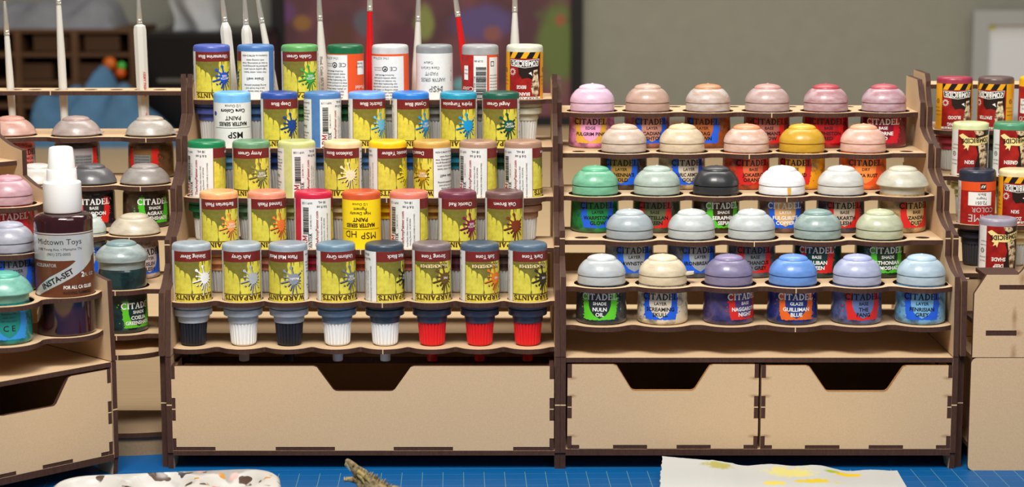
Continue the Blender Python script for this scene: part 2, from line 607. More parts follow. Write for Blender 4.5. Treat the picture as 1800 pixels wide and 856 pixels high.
def panel(parent, prof, x0, x1, nickz=(), name='side_panel'):
    mb = MB()
    mb.extrude([prof], x0, x1, mpx)
    for z in nickz:
        ys = [prof[i][0] for i in range(1, len(prof) - 1) if prof[i][1] >= z]
        y = ys[0] if ys else prof[1][0]
        mb.box(x0 + 0.02, x1 - 0.02, y - 0.07, y + 0.5, z - 0.35, z + 0.35, 2)
    return mb.build(name, WOODM, parent)

def tier_rack(label, loc, rz, x0, x1, boards, rows, hole, R, depth, tipr=None, stag=(), ztop=234, valley=8.0, braces=(), dv=7.0,
              brush=(), front=2.0, left=True, right=True, group=None, tops=9, base_rear=36):
    """rows: list of (yc, [x...]); returns the root; local y = 0 at the panels' front edge"""
    r = root('paint_rack', label, 'paint rack', loc, rz, group)
    fr = [0.0] + [rows[j][0] - R + front for j in range(len(rows))]
    prof = side_profile(boards, fr, boards[0] - 19 if False else 72.6, ztop, depth, dv, tops=tops)
    th = 3.3
    if left:
        panel(r, prof, x0 - th, x0, (boards[2] + 2,))
    if right:
        panel(r, prof, x1, x1 + th, (boards[2] + 2,))
    for j, z in enumerate(boards):
        yc, xs = rows[max(0, j - 1)]
        xmid = xs[len(xs) // 2]
        if j == 0:
            tips = [(x, yc, tipr) for x in xs] if tipr else []
            board(r, x0, x1, yc, xs, None, R, yc + base_rear, z, tips, nicks=(xmid,), valley=valley)
        else:
            nxt = rows[j] if j < len(rows) else None
            tips = [(x, nxt[0], tipr) for x in nxt[1]] if (tipr and nxt) else []
            yb = (nxt[0] + 15) if nxt else yc + 40
            if j == len(rows) - 1:
                yb = nxt[0] + 40
            ext = []
            if not nxt:
                ext = [(x, yc + 30, 4.6) for x in brush]
            if xs[0] - x0 > R + 6 and j in stag:
                ext += [(x0 + 11, yc - 2, 4.5), (x1 - 11, yc - 2, 4.5)]
            hs = hole
            board(r, x0, x1, yc, xs, hs, R, yb, z, tips, ext, nicks=(xmid,), valley=valley)
    for (y, z0, z1) in braces:
        mb = MB(); mb.box(x0, x1, y, y + 3, z0, z1)
        mb.build('back_brace', [MDF2], r)
    return r

def notched(x0, x1, z0, z1, tab, ztab, side_tabs, bot_tabs, cut):
    """drawer front: outline in (x,z) with finger tabs and a trapezoid finger cut-out"""
    (c0, c1, c2, c3, cz) = cut
    pts = [(x0, z1), (c0 - 2, z1), (c0, z1 - 0.7)]
    pts += [(c1 - 0.8, cz + 1.2), (c1 + 0.6, cz + 0.2), (c1 + 2, cz), (c2 - 2, cz), (c2 - 0.6, cz + 0.2), (c2 + 0.8, cz + 1.2)]
    pts += [(c3, z1 - 0.7), (c3 + 2, z1), (x1, z1)]
    for (ta, tb) in side_tabs:                     # right side, downwards
        pts += [(x1, ta), (x1 + tab, ta), (x1 + tab, tb), (x1, tb)]
    pts += [(x1, z0)]
    for (ta, tb) in reversed(bot_tabs):            # bottom, right to left
        pts += [(tb, z0), (tb, z0 - ztab), (ta, z0 - ztab), (ta, z0)]
    pts += [(x0, z0)]
    for (ta, tb) in reversed(side_tabs):
        pts += [(x0, tb), (x0 - tab, tb), (x0 - tab, ta), (x0, ta)]
    return pts

def drawer(parent, x0, x1, z0, z1, side_tabs, bot_tabs, cut, depth, scorch=False):
    tab, zt = 2.7, 2.4
    d = bpy.data.objects.new('drawer', None); COL.objects.link(d); d.parent = parent
    mb = MB()
    o2 = notched(x0, x1, z0, z1, tab, zt, side_tabs, bot_tabs, cut)
    mb.extrude([o2], 0.2, 3.0, mpy, 0, 3 if scorch else 1)
    if scorch:                                     # browned rim along the laser-cut finger hole and by the side slots
        c0, c1, c2, c3, cz = cut
        rim = [(c0 - 2, z1), (c0, z1 - .7), (c1 - .8, cz + 1.2), (c1 + .6, cz + .2), (c1 + 2, cz), (c2 - 2, cz), (c2 - .6, cz + .2), (c2 + .8, cz + 1.2), (c3, z1 - .7), (c3 + 2, z1)]
        V, T = stroke(rim, 0.5)
        mb.add([(p[0], 0.16, p[1] - .1) for p in V], T, 3)
    wm = WOODM
    if scorch:
        sp_ = []
        for xx in (x0, x1):
            for z in (side_tabs[0][1], side_tabs[1][1], side_tabs[0][0]):
                sp_.append((xx, z, 4.2, 1.5))
        wm = [burnt(sp_)] + WOODM[1:]
    mb.build('drawer_front', wm, d)
    for xa, xb in ((x0 - tab, x0), (x1, x1 + tab)):
        loop = [(3.0, z1), (0.5, z1)]
        last = z1
        for (ta, tb) in side_tabs:
            loop += [(0.5, ta + .25), (3.05, ta + .25), (3.05, tb - .25), (0.5, tb - .25)]
        loop += [(0.5, z0 - zt), (depth, z0 - zt), (depth, z1 - 7), (30, z1 - 7), (28, z1)]
        mb = MB(); mb.extrude([loop[1:]], xa + .05, xb - .05, mpx)
        zm = [(side_tabs[0][1] + side_tabs[1][0]) / 2]
        for z in zm:
            mb.box(xa + .1, xb - .1, 0.42, 0.9, z - .3, z + .3, 2)
        mb.build('drawer_side', WOODM, d)
    # bottom board: dark tabs fill the notches of the front
    loop = [(x0, 3.02)]
    xs = x0
    for (ta, tb) in bot_tabs:
        loop += [(xs + .15, 3.02), (xs + .15, .5), (ta - .15, .5), (ta - .15, 3.02)]
        xs = tb
    loop += [(xs + .15, 3.02), (xs + .15, .5), (x1 - .15, .5), (x1 - .15, depth), (x0, depth)]
    mb = MB(); mb.extrude([loop[1:]], z0 - zt + .05, z0 - .1, mpz)
    mb.build('drawer_bottom', WOODM, d)
    mb = MB(); mb.box(x0, x1, depth - 3, depth, z0, z1 - 7, 0)
    mb.build('drawer_back', WOODM, d)
    return d

def cabinet(label, loc, rz, x0, x1, ztop, depth, drawers, tz=None, tf=0.6, tt=3.2, group=None):
    tz = tz or ztop
    zb_ = min(d[2] for d in drawers) - 2.4 - .1
    r = root('drawer_cabinet', label, 'drawer cabinet', loc, rz, group)
    th = 3.3
    z0 = MATZ
    prof = [(depth, ztop), (0, ztop), (0, 11.5), (0.8, 10.8), (2, z0), (16, z0), (24, 9), (depth - 24, 9), (depth - 16, z0), (depth - 2, z0), (depth, 11.5)]
    panel(r, prof, x0 - th, x0, (42,))
    panel(r, prof, x1, x1 + th, (42,))
    mb = MB(); mb.extrude([[(x0, tf), (x1, tf), (x1, depth), (x0, depth)]], tz - tt, tz - 0.2, mpz)
    mb.build('cabinet_top', WOODM, r)
    mb = MB(); mb.extrude([[(x0, 0.25), (x1, 0.25), (x1, depth), (x0, depth)]], 9.8, zb_, mpz)
    mb.build('cabinet_bottom', WOODM, r)
    mb = MB(); mb.box(x0, x1, depth - 3, depth, zb_ + .1, tz - tt - .1)
    mb.build('cabinet_back', [MDF2], r)
    for d in drawers:
        drawer(r, *d)
    return r

# ---- rack for the dropper bottles (local x = world x, local y = world y - 1228)
YF = 1228.0
BA = [76.0 + 29.3 * j for j in range(6)]
BB = [91.0 + 24.3 * j for j in range(6)]
rowsA_px = [
 [337, 426, 506.6, 591.7, 676, 759, 843, 927.7],
 [385.7, 469.6, 551, 636.4, 718.6, 804, 886.4],
 [363, 442.4, 522.3, 602.5, 681.7, 760, 840, 920.6],
 [408.6, 492, 567.3, 644.8, 722, 805, 881],
 [372.4, 449.4, 528, 608, 687, 764, 843.5, 921.3]]
rowsA = []
for j, l in enumerate(rowsA_px):
    Y = 1250 + 26.0 * j
    rowsA.append((Y - YF, [xat(p, Y, BA[j] + 46) for p in l]))
A0, A1 = -211.4, 26.6
brushA_px = [394, 432, 463, 563, 650, 735, 812, 905]
brA = [xat(p, 1250 + 104 + 30, 226) for p in (400, 434, 469, 566, 650, 731, 817, 905)]
rackA = tier_rack('stepped brown fibreboard rack of upside-down dropper bottles, with wavy shelves', (0, YF, 0), 0, A0, A1, BA, rowsA, 12.9, 16.0, 168, tipr=3.7,
                  braces=((160, 70.6, 112),), brush=brA, dv=8.0, tops=1.5)
rowsB_px = [
 [1057.6, 1165, 1281, 1393.7, 1506.5, 1619],
 [1106.7, 1215.6, 1321, 1437, 1546],
 [1046, 1154.6, 1258.4, 1374.6, 1478, 1586],
 [1096.6, 1199, 1312, 1409.8, 1517],
 [1041, 1138.4, 1244.5, 1348.6, 1451.8, 1554]]
rowsB = []
for j, l in enumerate(rowsB_px):
    Y = 1250 + 30.5 * j
    rowsB.append((Y - YF, [xat(p, Y, BB[j] + 30) for p in l]))
B0, B1 = 33.4, 273.2
hs = rowsB[4][1]
rackB = tier_rack('stepped brown fibreboard rack holding the domed paint pots', (0, YF, 0), 0, B0, B1, BB, rowsB, 17.4, 21.0, 176, stag=(2, 4), valley=8.5,
                  braces=((160, 75.6, 112),), brush=[(hs[i] + hs[i + 1]) / 2 for i in range(5)], dv=7.0)

def dz(py): return zat(py, YF + 1)
def dx(px, z=40): return xat(px, YF + 1, z)
stA = [(dz(666), dz(699)), (dz(739), dz(770))]
dA = (dx(309), dx(966), dz(785), dz(643), stA, [(dx(377.5), dx(483.6)), (dx(588), dx(691.5)), (dx(796), dx(902))],
      (dx(557, 66), dx(588, 52), dx(692, 52), dx(722, 66), dz(687)), 150)
cabinet('wide single-drawer fibreboard cabinet under the dropper bottle rack', (0, YF, 0), 0, A0, A1, 72.2, 165, [dA], tz=66.0, tf=33.0, tt=4.6)
stB = [(dz(664), dz(695.5)), (dz(735), dz(766))]
dB1 = (dx(1005), dx(1325), dz(781.5), dz(640), stB, [(dx(1018.4), dx(1078)), (dx(1138), dx(1190)), (dx(1250), dx(1308))],
       (dx(1084, 66), dx(1111, 52), dx(1219, 52), dx(1247, 66), dz(685.5)), 150, True)
dB2 = (dx(1345), dx(1664.5), dz(782), dz(642), stB, [(dx(1358), dx(1416)), (dx(1477), dx(1528.5)), (dx(1589), dx(1647))],
       (dx(1422.5, 66), dx(1452, 52), dx(1557.5, 52), dx(1587, 66), dz(687)), 150, True)
cabinet('two-drawer fibreboard cabinet under the rack of domed paint pots', (0, YF, 0), 0, B0, B1, 72.2, 165, [dB1, dB2])

# ---- left wing, turned 45 degrees towards the middle; local origin = front corner by the gap
W45 = math.radians(45)
WC = (-244.0, 1217.0)
def wing(a, b):
    return (WC[0] + math.cos(W45) * a - math.sin(W45) * b, WC[1] + math.sin(W45) * a + math.cos(W45) * b)
wl = -240.0
wr = -2.2
rowsW = [
 (21.0, [-222, -182, -142, -102, -62, -20]),
 (51.5, [-200, -160, -120, -80, -39]),
 (82.0, [-220, -180, -140, -100, -60, -20]),
 (112.5, [-200, -160, -120, -80, -40]),
 (143.0, [-220, -180, -140, -100, -60, -20])]
rackW = root('paint_rack', 'stepped fibreboard rack turned sideways at the left edge, holding a spray bottle', 'paint rack', (WC[0], WC[1], 0), W45)
fr = [0.0] + [rowsW[j][0] - 21 + 2 for j in range(5)]
profW = side_profile(BB, fr, 72.6, 237, 176)
panel(rackW, profW, wl - 3.3, wl, (BB[2] + 2,))
panel(rackW, profW, wr, wr + 3.3, (BB[2] + 2,))
for j, z in enumerate(BB):
    yc, xs = rowsW[max(0, j - 1)]
    nxt = rowsW[j] if 0 < j < 5 else None
    yb = yc + 36 if j == 0 else (nxt[0] + (40 if j == 4 else 15) if nxt else yc + 31)
    loop = contour(xs, yc, 19.0 if j == 2 else 21.0, wl, wr, 8.5)
    if j <= 1:                                     # the last place of the front row is wider, for the spray bottle
        loop = [(x, y) for (x, y) in contour(xs[:-1], yc, 21.0, wl, -41, 8.5)] + [(x, y) for (x, y) in contour([-20.6], yc, 21.6, -40.5, wr, 8.5)]
    loops = [loop + [(wr, yb), (wl, yb)]]
    if j:
        for k, x in enumerate(xs):
            big = (j == 1 and k == len(xs) - 1)
            rr = 18.1 if big else 17.4
            cx = -20.6 if big else x
            loops.append([(max(wl + .6, min(wr - .6, p)), q) for p, q in circ(cx, yc - (1.6 if big else 0), rr, 40)])
    mb = MB(); mb.extrude(loops, z - 3, z, mpz)
    mb.build('shelf_board', WOODM, rackW)
mb = MB(); mb.box(wl, wr, 160, 163, 75.6, 112); mb.build('back_brace', [MDF2], rackW)
sw = [(dz(664) , dz(695.5)), (dz(735), dz(766))]
mid = (wl + wr) / 2
def half(x1, x0):
    w = x1 - x0
    return (x0, x1, dz(781.5), dz(640), sw, [(x0 + w * .042, x0 + w * .228), (x0 + w * .416, x0 + w * .578), (x0 + w * .766, x0 + w * .947)],
            (x0 + w * .246, x0 + w * .332, x0 + w * .668, x0 + w * .756, dz(685.5)), 150, False)
cabinet('two-drawer fibreboard cabinet turned sideways at the left edge', (WC[0], WC[1], 0), W45, wl, wr, 72.2, 165,
        [half(wr - 3.4, mid + 3.4), half(mid - 3.4, wl + 3.4)])

# ---- left corner unit behind the gap
BC = [77.5 + 29.0 * j for j in range(6)]
CX1 = -219.2
def cleft(Y):
    return max(-372.0, -244.0 - (Y - 1217.0) + 7.5)
rowsC = [(1290, [-252.0]), (1325, [-249.6, -283.5]), (1360, [-248, -287.0, -316 - 5]), (1395, [-250, -305, -346])]
rc = root('paint_rack', 'corner fibreboard rack of paint pots and brushes in the gap left of the bottle rack', 'paint rack', (0, 0, 0))
fC = [1250.0, 1276, 1311, 1346, 1381, 1412]
profC = side_profile(BA, [1230, 1236, 1262, 1288, 1314, 1340], 72.6, 235, 1440, 6.0, tops=1.5)
panel(rc, profC, CX1, CX1 + 3.4, (BC[2] + 2,))
def corner_board(z, yc, xs, hole, R, yb, name='shelf_board', brush=(), tips=(), right=None, lefts=None, x1=None, mirror=False, par=None):
    x1 = CX1 if x1 is None else x1
    xl = min(xs) - R - 1
    out = contour(xs, yc, R, xl, x1, 8.0)
    loop = out + [(x1, yb)]
    l2 = lefts if lefts is not None else cleft(yb)
    loop += [(l2, yb)]
    if l2 < xl - 1:
        l3 = cleft(yc + 4) if not mirror else l2
        if l3 < xl - 1: loop += [(l3, yc + 4)]
    if mirror:
        loop = [(-p, q) for p, q in loop]
    loops = [loop]
    sg = -1 if mirror else 1
    if hole:
        loops += [circ(sg * x, yc, hole) for x in xs]
    loops += [circ(sg * x, y, r, 14) for x, y, r in list(brush) + list(tips)]
    mb = MB(); mb.extrude(loops, z - 3, z, mpz)
    j = min(range(len(out)), key=lambda i: abs(out[i][0] - xs[0]))
    mb.box(sg * out[j][0] - .3, sg * out[j][0] + .3, out[j][1] - .08, out[j][1] + .5, z - 2.95, z - .02, 2)
    return mb.build(name, WOODM, par or rc)
corner_board(BC[0], 1290, [-252.0], None, 21, 1335)
corner_board(BC[1], 1290, [-252.0], 17.4, 21, 1345)
corner_board(BC[2], 1325, [-249.6, -283.5], 16.6, 20, 1380)
corner_board(BC[3], 1360, [-248, -284.5, -321.0], 17.2, 20.5, 1416)
corner_board(BC[4], 1395, [-250, -301, -346], 17.6, 21.5, 1440)
brC = [(xat(p, 1425, 222), 1425, 4.8) for p in (28, 62, 108, 160, 205, 248, 281)]
mb = MB(); mb.extrude([[(-372, 1412), (CX1, 1412), (CX1, 1440), (-372, 1440)]] + [circ(x, y, 4.8, 14) for x, y, r in brC if x < CX1 - 6], BC[5] - 3, BC[5], mpz)
mb.box(-322.3, -321.7, 1411.9, 1412.4, BC[5] - 2.9, BC[5], 2)
mb.build('shelf_board', WOODM, rc)
profL = [(1440, 72.6), (1340, 72.6), (1340, 180), (1400, 200), (1405, 237), (1440, 237)]
panel(rc, profL, -375.4, -372)
cc = root('corner_cabinet', 'low open corner base between the sideways cabinet and the wide drawer', 'cabinet', (0, 0, 0))
prof = [(1400, 72.2), (1234, 72.2), (1234, MATZ), (1246, MATZ), (1252, 9), (1380, 9), (1386, MATZ), (1400, MATZ)]
panel(cc, prof, CX1, CX1 + 3.4, (42,))
cur = [(-252 + 33 * math.sin(math.radians(a)) if False else -252 + 33 * math.sin(math.radians(a)), 1290 - 33 * math.cos(math.radians(a)) ) for a in range(-70, 85, 5)]
cur = [p for p in cur if p[0] < CX1]
mb = MB(); mb.extrude([cur + [(CX1, 1330), (-320, 1330)]], 64.2, 67.4, mpz)
mb.box(-250.3, -249.7, 1256.9, 1257.6, 64.3, 67.3, 2)
mb.build('cabinet_top', WOODM, cc)
cav = [(-283.5 + 64.3 * i / 14.0, 1262 - 6 * math.sin(math.pi * i / 14.0) + 0) for i in range(15)]
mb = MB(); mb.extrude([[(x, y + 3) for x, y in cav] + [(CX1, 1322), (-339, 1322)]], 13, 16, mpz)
mb.build('cabinet_bottom', [SHADEB] + WOODM[1:], cc)  # darker face colour stands in for shade in the recess
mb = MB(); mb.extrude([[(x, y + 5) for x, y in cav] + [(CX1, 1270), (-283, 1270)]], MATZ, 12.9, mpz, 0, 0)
mb.build('kick_board', [SHADEB], cc)
mb = MB(); mb.box(-372, -368, 1352, 1400, MATZ, 70); mb.build('side_panel', [MDF2], cc)

# ---- right corner unit (mirrored) with dropper bottles
BD = [81.5 + 29.0 * j for j in range(6)]
rd = root('paint_rack', 'corner fibreboard rack of comic-labelled dropper bottles at the right edge', 'paint rack', (0, 0, 0))
profD = side_profile(BB, [1230, 1233, 1261.5, 1292, 1322.5, 1353], 72.6, 238, 1404, 4.0)
DX0 = 281.6
panel(rd, profD, DX0 - 3.4, DX0, (BD[2] + 2,))
rowsD_px = [[1753], [1717, 1787], [1705, 1777], [1677, 1750, 1822]]
rowsD = []
for j, l in enumerate(rowsD_px):
    Y = 1322 + 26.0 * j
    rowsD.append((Y, [xat(p, Y, BD[j] + 46) for p in l]))
for j in range(5):
    Y, xs = rowsD[max(0, j - 1)]
    nxt = rowsD[j] if 0 < j < 4 else None
    tips = [(-x, nxt[0], 3.7) for x in nxt[1]] if nxt else ([(-x, Y, 3.7) for x in xs] if j == 0 else [])
    yb = nxt[0] + 15 if nxt else (Y + 36 if j == 0 else Y + 50)
    if j == 3: yb = nxt[0] + 50
    corner_board(BD[j], Y, [-x for x in xs], 12.9 if j else None, 16.2, yb, tips=tips, lefts=-(max(xs) + 24), x1=-DX0, mirror=True, par=rd)
mb = MB(); mb.extrude([[(DX0 + 4.6, 1420), (400, 1420), (400, 1452), (DX0 + 4.6, 1452)], circ(320, 1436, 4.6), circ(350, 1436, 4.6)], BD[5] - 3, BD[5], mpz)
mb.build('shelf_board', WOODM, rd)
mb = MB(); mb.extrude([[(1340, 72.6), (1460, 72.6), (1460, 237), (1415, 237), (1400, 190), (1340, 150)]], 400, 403.4, mpx)
mb.build('side_panel', WOODM, rd)
cd = root('corner_cabinet', 'corner base under the bottles at the right edge', 'cabinet', (0, 0, 0))
prof = [(1460, 72.2), (1234, 72.2), (1234, MATZ), (1246, MATZ), (1252, 9), (1440, 9), (1446, MATZ), (1460, MATZ)]
panel(cd, prof, DX0 - 3.4, DX0, (42,))
mb = MB(); mb.extrude([[(DX0, 1300), (400, 1300), (400, 1455), (DX0, 1455)]], 67.5, 70.5, mpz); mb.build('cabinet_top', WOODM, cd)
mb = MB(); mb.box(396.5, 399.8, 1300, 1455, MATZ, 67.4); mb.build('side_panel', [MDF2], cd)
mb = MB(); mb.box(DX0, 396.4, 1452, 1455, MATZ, 67.4); mb.build('cabinet_back', [MDF2], cd)

# ---- narrow rack end at the right edge, its slotted side facing out
re_ = root('rack_end', 'slotted tan side of a rack seen flat on at the right edge, upper piece', 'rack end', (0, 0, 0))
EX = xat(1705, 1227, 40)
def rr_rect(x0, x1, z0, z1, r, n=5):
    pts = []
    for cx, cz, a0 in ((x1 - r, z1 - r, 0), (x0 + r, z1 - r, 90), (x0 + r, z0 + r, 180), (x1 - r, z0 + r, 270)):
        pts += [(cx + r * math.cos(math.radians(a0 + 90 * i / n)), cz + r * math.sin(math.radians(a0 + 90 * i / n))) for i in range(n + 1)]
    return pts
zc1, zc2 = zat(516, 1226), zat(483, 1226)
xc = xat(1735, 1226, 125)
up = [(EX, 72.8), (EX + 148, 72.8), (EX + 148, 237), (EX + 110, 237), (EX + 105, 205), (EX + 92, 196), (EX + 80, 172), (EX + 66, 165), (EX + 54, 147),
      (EX + 40, 143), (xat(1797, 1226, 125), zc2 + 2.5), (xat(1790, 1226, 125), zc2), (xc, zc2), (EX, zc1)]
sl1 = (xat(1757, 1226, 117), xat(1757, 1226, 117) + 24, zat(509, 1226), zat(501, 1226))
sl2 = (xat(1733, 1226, 90), xat(1787, 1226, 90), zat(590, 1226), zat(581, 1226))
def slot(s): return [(s[0], s[2]), (s[1], s[2]), (s[1], s[3]), (s[0], s[3])]
mb = MB(); mb.extrude([up, slot(sl1), slot(sl2)], 1226, 1229.2, mpy, 0, 1)
mb.build('side_panel', [burnt([(xat(1790, 1226, 90), zat(586, 1226), 4, 2.6), (xat(1783, 1226, 90), zat(622, 1226), 2.6, 7), (xat(1797, 1226, 120), zat(490, 1226), 3, 6), (xat(1786, 1226, 120), zat(560, 1226), 2.2, 9)])] + WOODM[1:], re_)
for s in (sl1, sl2):
    mb = MB(); mb.box(s[0] + .2, s[1] - .2, 1226.4, 1292, s[2] + .2, s[3] - .2, 0)
    mb.build('shelf_tab', [BURN], re_)
mb = MB(); mb.extrude([[(EX + 8, 72.8), (EX + 148, 72.8), (EX + 148, 110), (EX + 8, 110)]], 1292, 1295, mpy); mb.build('side_panel', WOODM, re_)
rl = root('cabinet_end', 'plain tan rounded panel of a drawer cabinet seen flat on at the right edge', 'cabinet end', (0, 0, 0))
mb = MB(); mb.extrude([rr_rect(EX - .4, EX + 148, MATZ, 72.4, 3.5)], 1226, 1229.2, mpy, 0, 1); mb.build('side_panel', WOODM, rl)
mb = MB(); mb.extrude([rr_rect(EX + 3, EX + 148, MATZ, 72.4, 3.5)], 1292, 1295, mpy, 0, 1); mb.build('side_panel', WOODM, rl)
mb = MB(); mb.box(EX + 5, EX + 145, 1229.3, 1291.9, 66, 69); mb.build('cabinet_top', WOODM, rl)
mb = MB(); mb.box(EX + 5, EX + 145, 1229.3, 1291.9, 9, 12); mb.build('cabinet_bottom', WOODM, rl)

# ------------------------------------------------------------------ dropper bottles
BR = 12.2
def brf(v): return BR
BODY_PROF = [(0, 20), (9.3, 20), (9.3, 23.6), (11.6, 23.9), (12.2, 24.6), (12.2, 62.6), (12.0, 63.8), (11.3, 64.7), (10.2, 65.0), (8.6, 64.7), (5.5, 64.1), (0, 63.9)]
COLLAR_PROF = [(0, 15.0), (9.3, 15.0), (9.5, 15.6), (9.6, 18.9), (10.4, 19.1), (11.9, 19.5), (12.15, 20.0), (12.15, 23.2), (11.8, 23.6), (9.2, 23.7), (0, 23.7)]
CAP_PROF = [(0, -10.4), (2.9, -10.4), (3.2, -10.0), (3.4, 0.02), (5.6, 0.05), (6.6, .3), (7.6, 1.3), (8.0, 2.4), (8.9, 14.6), (8.9, 15.4), (8.6, 15.6), (0, 15.6)]
def cap_r(r, z, i, a):
    return r - (0.6 if (i % 3 == 0 and 1.5 < z < 14.7 and r > 7) else 0)
MESH = {}
def cached(key, fn):
    if key not in MESH:
        MESH[key] = fn()
    return MESH[key]
def plastic(rgb, **k):
    return mat(rgb, 0.3, 0.5, noise=0.16, nscale=110, sss=0.1, name='bottle_plastic')

FRONT, INFO, GAP, BARC = 135.0, 95.0, 28.0, 102.0
DEG = math.radians(1) * BR            # mm of arc per degree
SPLAT_A = 100.0

def splat_poly(cx, cy, s=1.0, seed=0, spikes=None):
    rnd = random.Random(seed)
    sp = spikes or [(104, 2.2, 7), (138, 2.2, 8), (166, 1.6, 6), (196, 2.8, 6), (228, 1.6, 6), (250, 2.2, 4), (300, 2.4, 4), (322, 2.2, 5), (345, 1.4, 6), (18, .9, 8), (46, 1.4, 7), (72, .7, 8)]
    pts = []
    for i in range(120):
        a = i * 3.0
        r = 3.3 + 0.18 * math.sin(math.radians(a * 3 + 40))
        for (t, L, w) in sp:
            d = (a - t + 180) % 360 - 180
            r += L * math.exp(-(d / w) ** 2)
        pts.append((cx + s * r * math.cos(math.radians(a)), cy + s * r * math.sin(math.radians(a))))
    return pts
def splat_put(S, cx, cy, ink_, layer):
    S.poly(splat_poly(cx, cy), ink_, layer, 1.4)
    def drop(a, r0, r1, w0, w1):                 # a flung drop: thin neck, round end
        c, sn = math.cos(math.radians(a)), math.sin(math.radians(a))
        L = []
        for t_, w in ((0, w0), (.5, w0 * .8), (.75, w1 * .8), (.9, w1), (1.0, w1 * .75), (1.08, w1 * .1)):
            L.append((r0 + (r1 - r0) * t_, w))
        up_ = [(cx + r * c - w * sn, cy + r * sn + w * c) for r, w in L]
        dn_ = [(cx + r * c + w * sn, cy + r * sn - w * c) for r, w in L]
        S.poly(up_ + dn_[::-1], ink_, layer, 1.4)
    for d in ((104, 4.2, 8.2, .42, .85), (138, 4.2, 8.4, .45, .95), (166, 4, 6.4, .35, .6), (196, 4.6, 8.6, .5, .4), (250, 4, 7.4, .3, .4), (302, 4.2, 7.2, .3, .4),
              (262, 2.6, 10.8, .34, .30), (279, 2.6, 10.2, .34, .26), (228, 4, 5.8, .3, .5), (42, 4.2, 5.8, .3, .35)):
        drop(*d)
    S.disc(cx - 5.6, cy - 4.2, .5, ink_, layer, 9); S.disc(cx + 5.2, cy + 4.9, .35, ink_, layer, 8)

def warp_label():
    p = Print()
    o = -SPLAT_A * DEG                        # front starts here; u = 0 is the middle of the splash
    e = o + FRONT * DEG
    p.rect(o, e, 27.4, 60.8, 'yellow', 0)
    p.rect(o, e, 54.4, 60.8, 'band', 1)
    p.rect(e - .35, e, 27.4, 54.4, 'band', 1)
    p.rect(o, o + .35, 27.4, 54.4, 'band', 1)
    cam_ = [(.3, 54.3), (17.6, 54.3), (17.2, 52), (17.7, 49.6), (16.9, 47.2), (16.6, 44), (15.9, 42.0), (15.3, 43.2), (14.4, 44.6), (13.2, 44.2), (12.75, 42), (12.6, 36.5), (12.45, 36.5), (12.25, 42), (11.6, 45), (10.2, 47.2), (8.8, 47.4),
            (8.5, 44.2), (8.25, 44.2), (8.1, 47.6), (6.9, 49), (5.4, 49.2), (5.1, 47), (4.9, 47), (4.7, 49.8), (3.4, 51.2), (2.4, 51.0), (1.8, 52.4), (1.0, 52.0), (.3, 53)]
    p.poly([(o + a, b) for a, b in cam_], 'olive', 1)
    for a, b, w in ((19.6, 49.4, .5), (21.2, 51.6, .4), (25.4, 50.4, .45), (27.2, 51.8, .4)):
        p.poly([(o + a - w, 54.3), (o + a + w, 54.3), (o + a + w * .4, b + .8), (o + a, b), (o + a - w * .4, b + .8)], 'olive', 1)
    p.poly([(o + 12.6, 37.4), (o + 13.2, 35.2), (o + 13.1, 33.2), (o + 12.5, 32.6), (o + 12.0, 33.6), (o + 12.2, 35.4)], 'olive', 1)
    p.rect(o, e, 33.7, 34.2, 'brown', 1)
    p.serif('WARPAINTS', 2.9, (o + e) / 2 + .4, 31.9, 'brown', 2, 180, width=27.2, bold=.05)
    # information panel on the right, bar code panel further round
    a = e
    b = a + INFO * DEG
    p.rect(a, b, 27.4, 60.8, 'paper', 0)
    c = b + GAP * DEG
    d = c + BARC * DEG
    p.rect(c, d, 27.4, 60.8, 'paper', 0)
    return p, o, e, a, b, c, d
def warp_print(code):
    p, o, e, a, b, c, d = warp_label()
    q = Print()
    lines = [('Conforms to ASTM D-4236', 1.15, 58.2), ('with running water.', 1.15, 55.2), ('In case of swallowing, rinse', 1.15, 53.2), ('perfected by painting gurus.', 1.15, 51.2),
             ('high quality acrylic paint,', 1.15, 49.2), ('Non toxic, water based,', 1.15, 47.2), ('Shake well!', 1.9, 42.8), ('during detailed painting.', 1.15, 38.6), ('use a fine brush and', 1.15, 36.6), ('For best results', 1.15, 34.6)]
    for s, h, v in lines:
        q.text(s, h, (a + b) / 2, v, 'black', 2, 180, fit=17.5, bold=0.008)
    # bar code: bars stacked upwards, columns of small vertical text
    w = d - c
    rnd = random.Random(3)
    v = 38.6
    while v < 55.5:
        h = rnd.choice((.16, .25, .25, .4, .55))
        q.rect(c + 1.6, c + 5.4, v, v + h, 'black', 2)
        v += h + rnd.choice((.2, .28, .28, .42))
    q.text('2 5611' + code[-2:] + ' 1111', 1.1, c + 6.6, 46.5, 'black', 2, 90, fit=17)
    q.serif('ARMY', 3.4, c + 2.7, 33.6, 'red', 2, 90, width=11)
    q.serif('PAINTER', 2.4, c + 6.2, 33.6, 'black', 2, 90, width=11)
    q.text('WP' + code, 1.5, c + 4.4, 58.3, 'black', 2, 180, fit=7)
    q.text('18 mL', 1.6, c + 14.2, 58.6, 'black', 2, 180, bold=.01)
    q.text('0.6 fl oz', 1.6, c + 14.0, 55.8, 'black', 2, 180, bold=.01)
    q.text('TheArmyPainter.com', 1.9, c + 10.4, 42, 'red', 2, 90, fit=25, bold=.01)
    q.text('Army Painter, Adder Hedevej 3, 8362', .9, c + 13.4, 40, 'black', 2, 90, fit=24)
    q.text('Horning, Denmark. +45 20710036', .9, c + 15.2, 40, 'black', 2, 90, fit=22)
    q.text('MADE IN FRANCE AND OTHER EU COUNTRIES', .9, c + 17.8, 38.5, 'black', 2, 90, fit=27)
    return p, q, (o + e) / 2

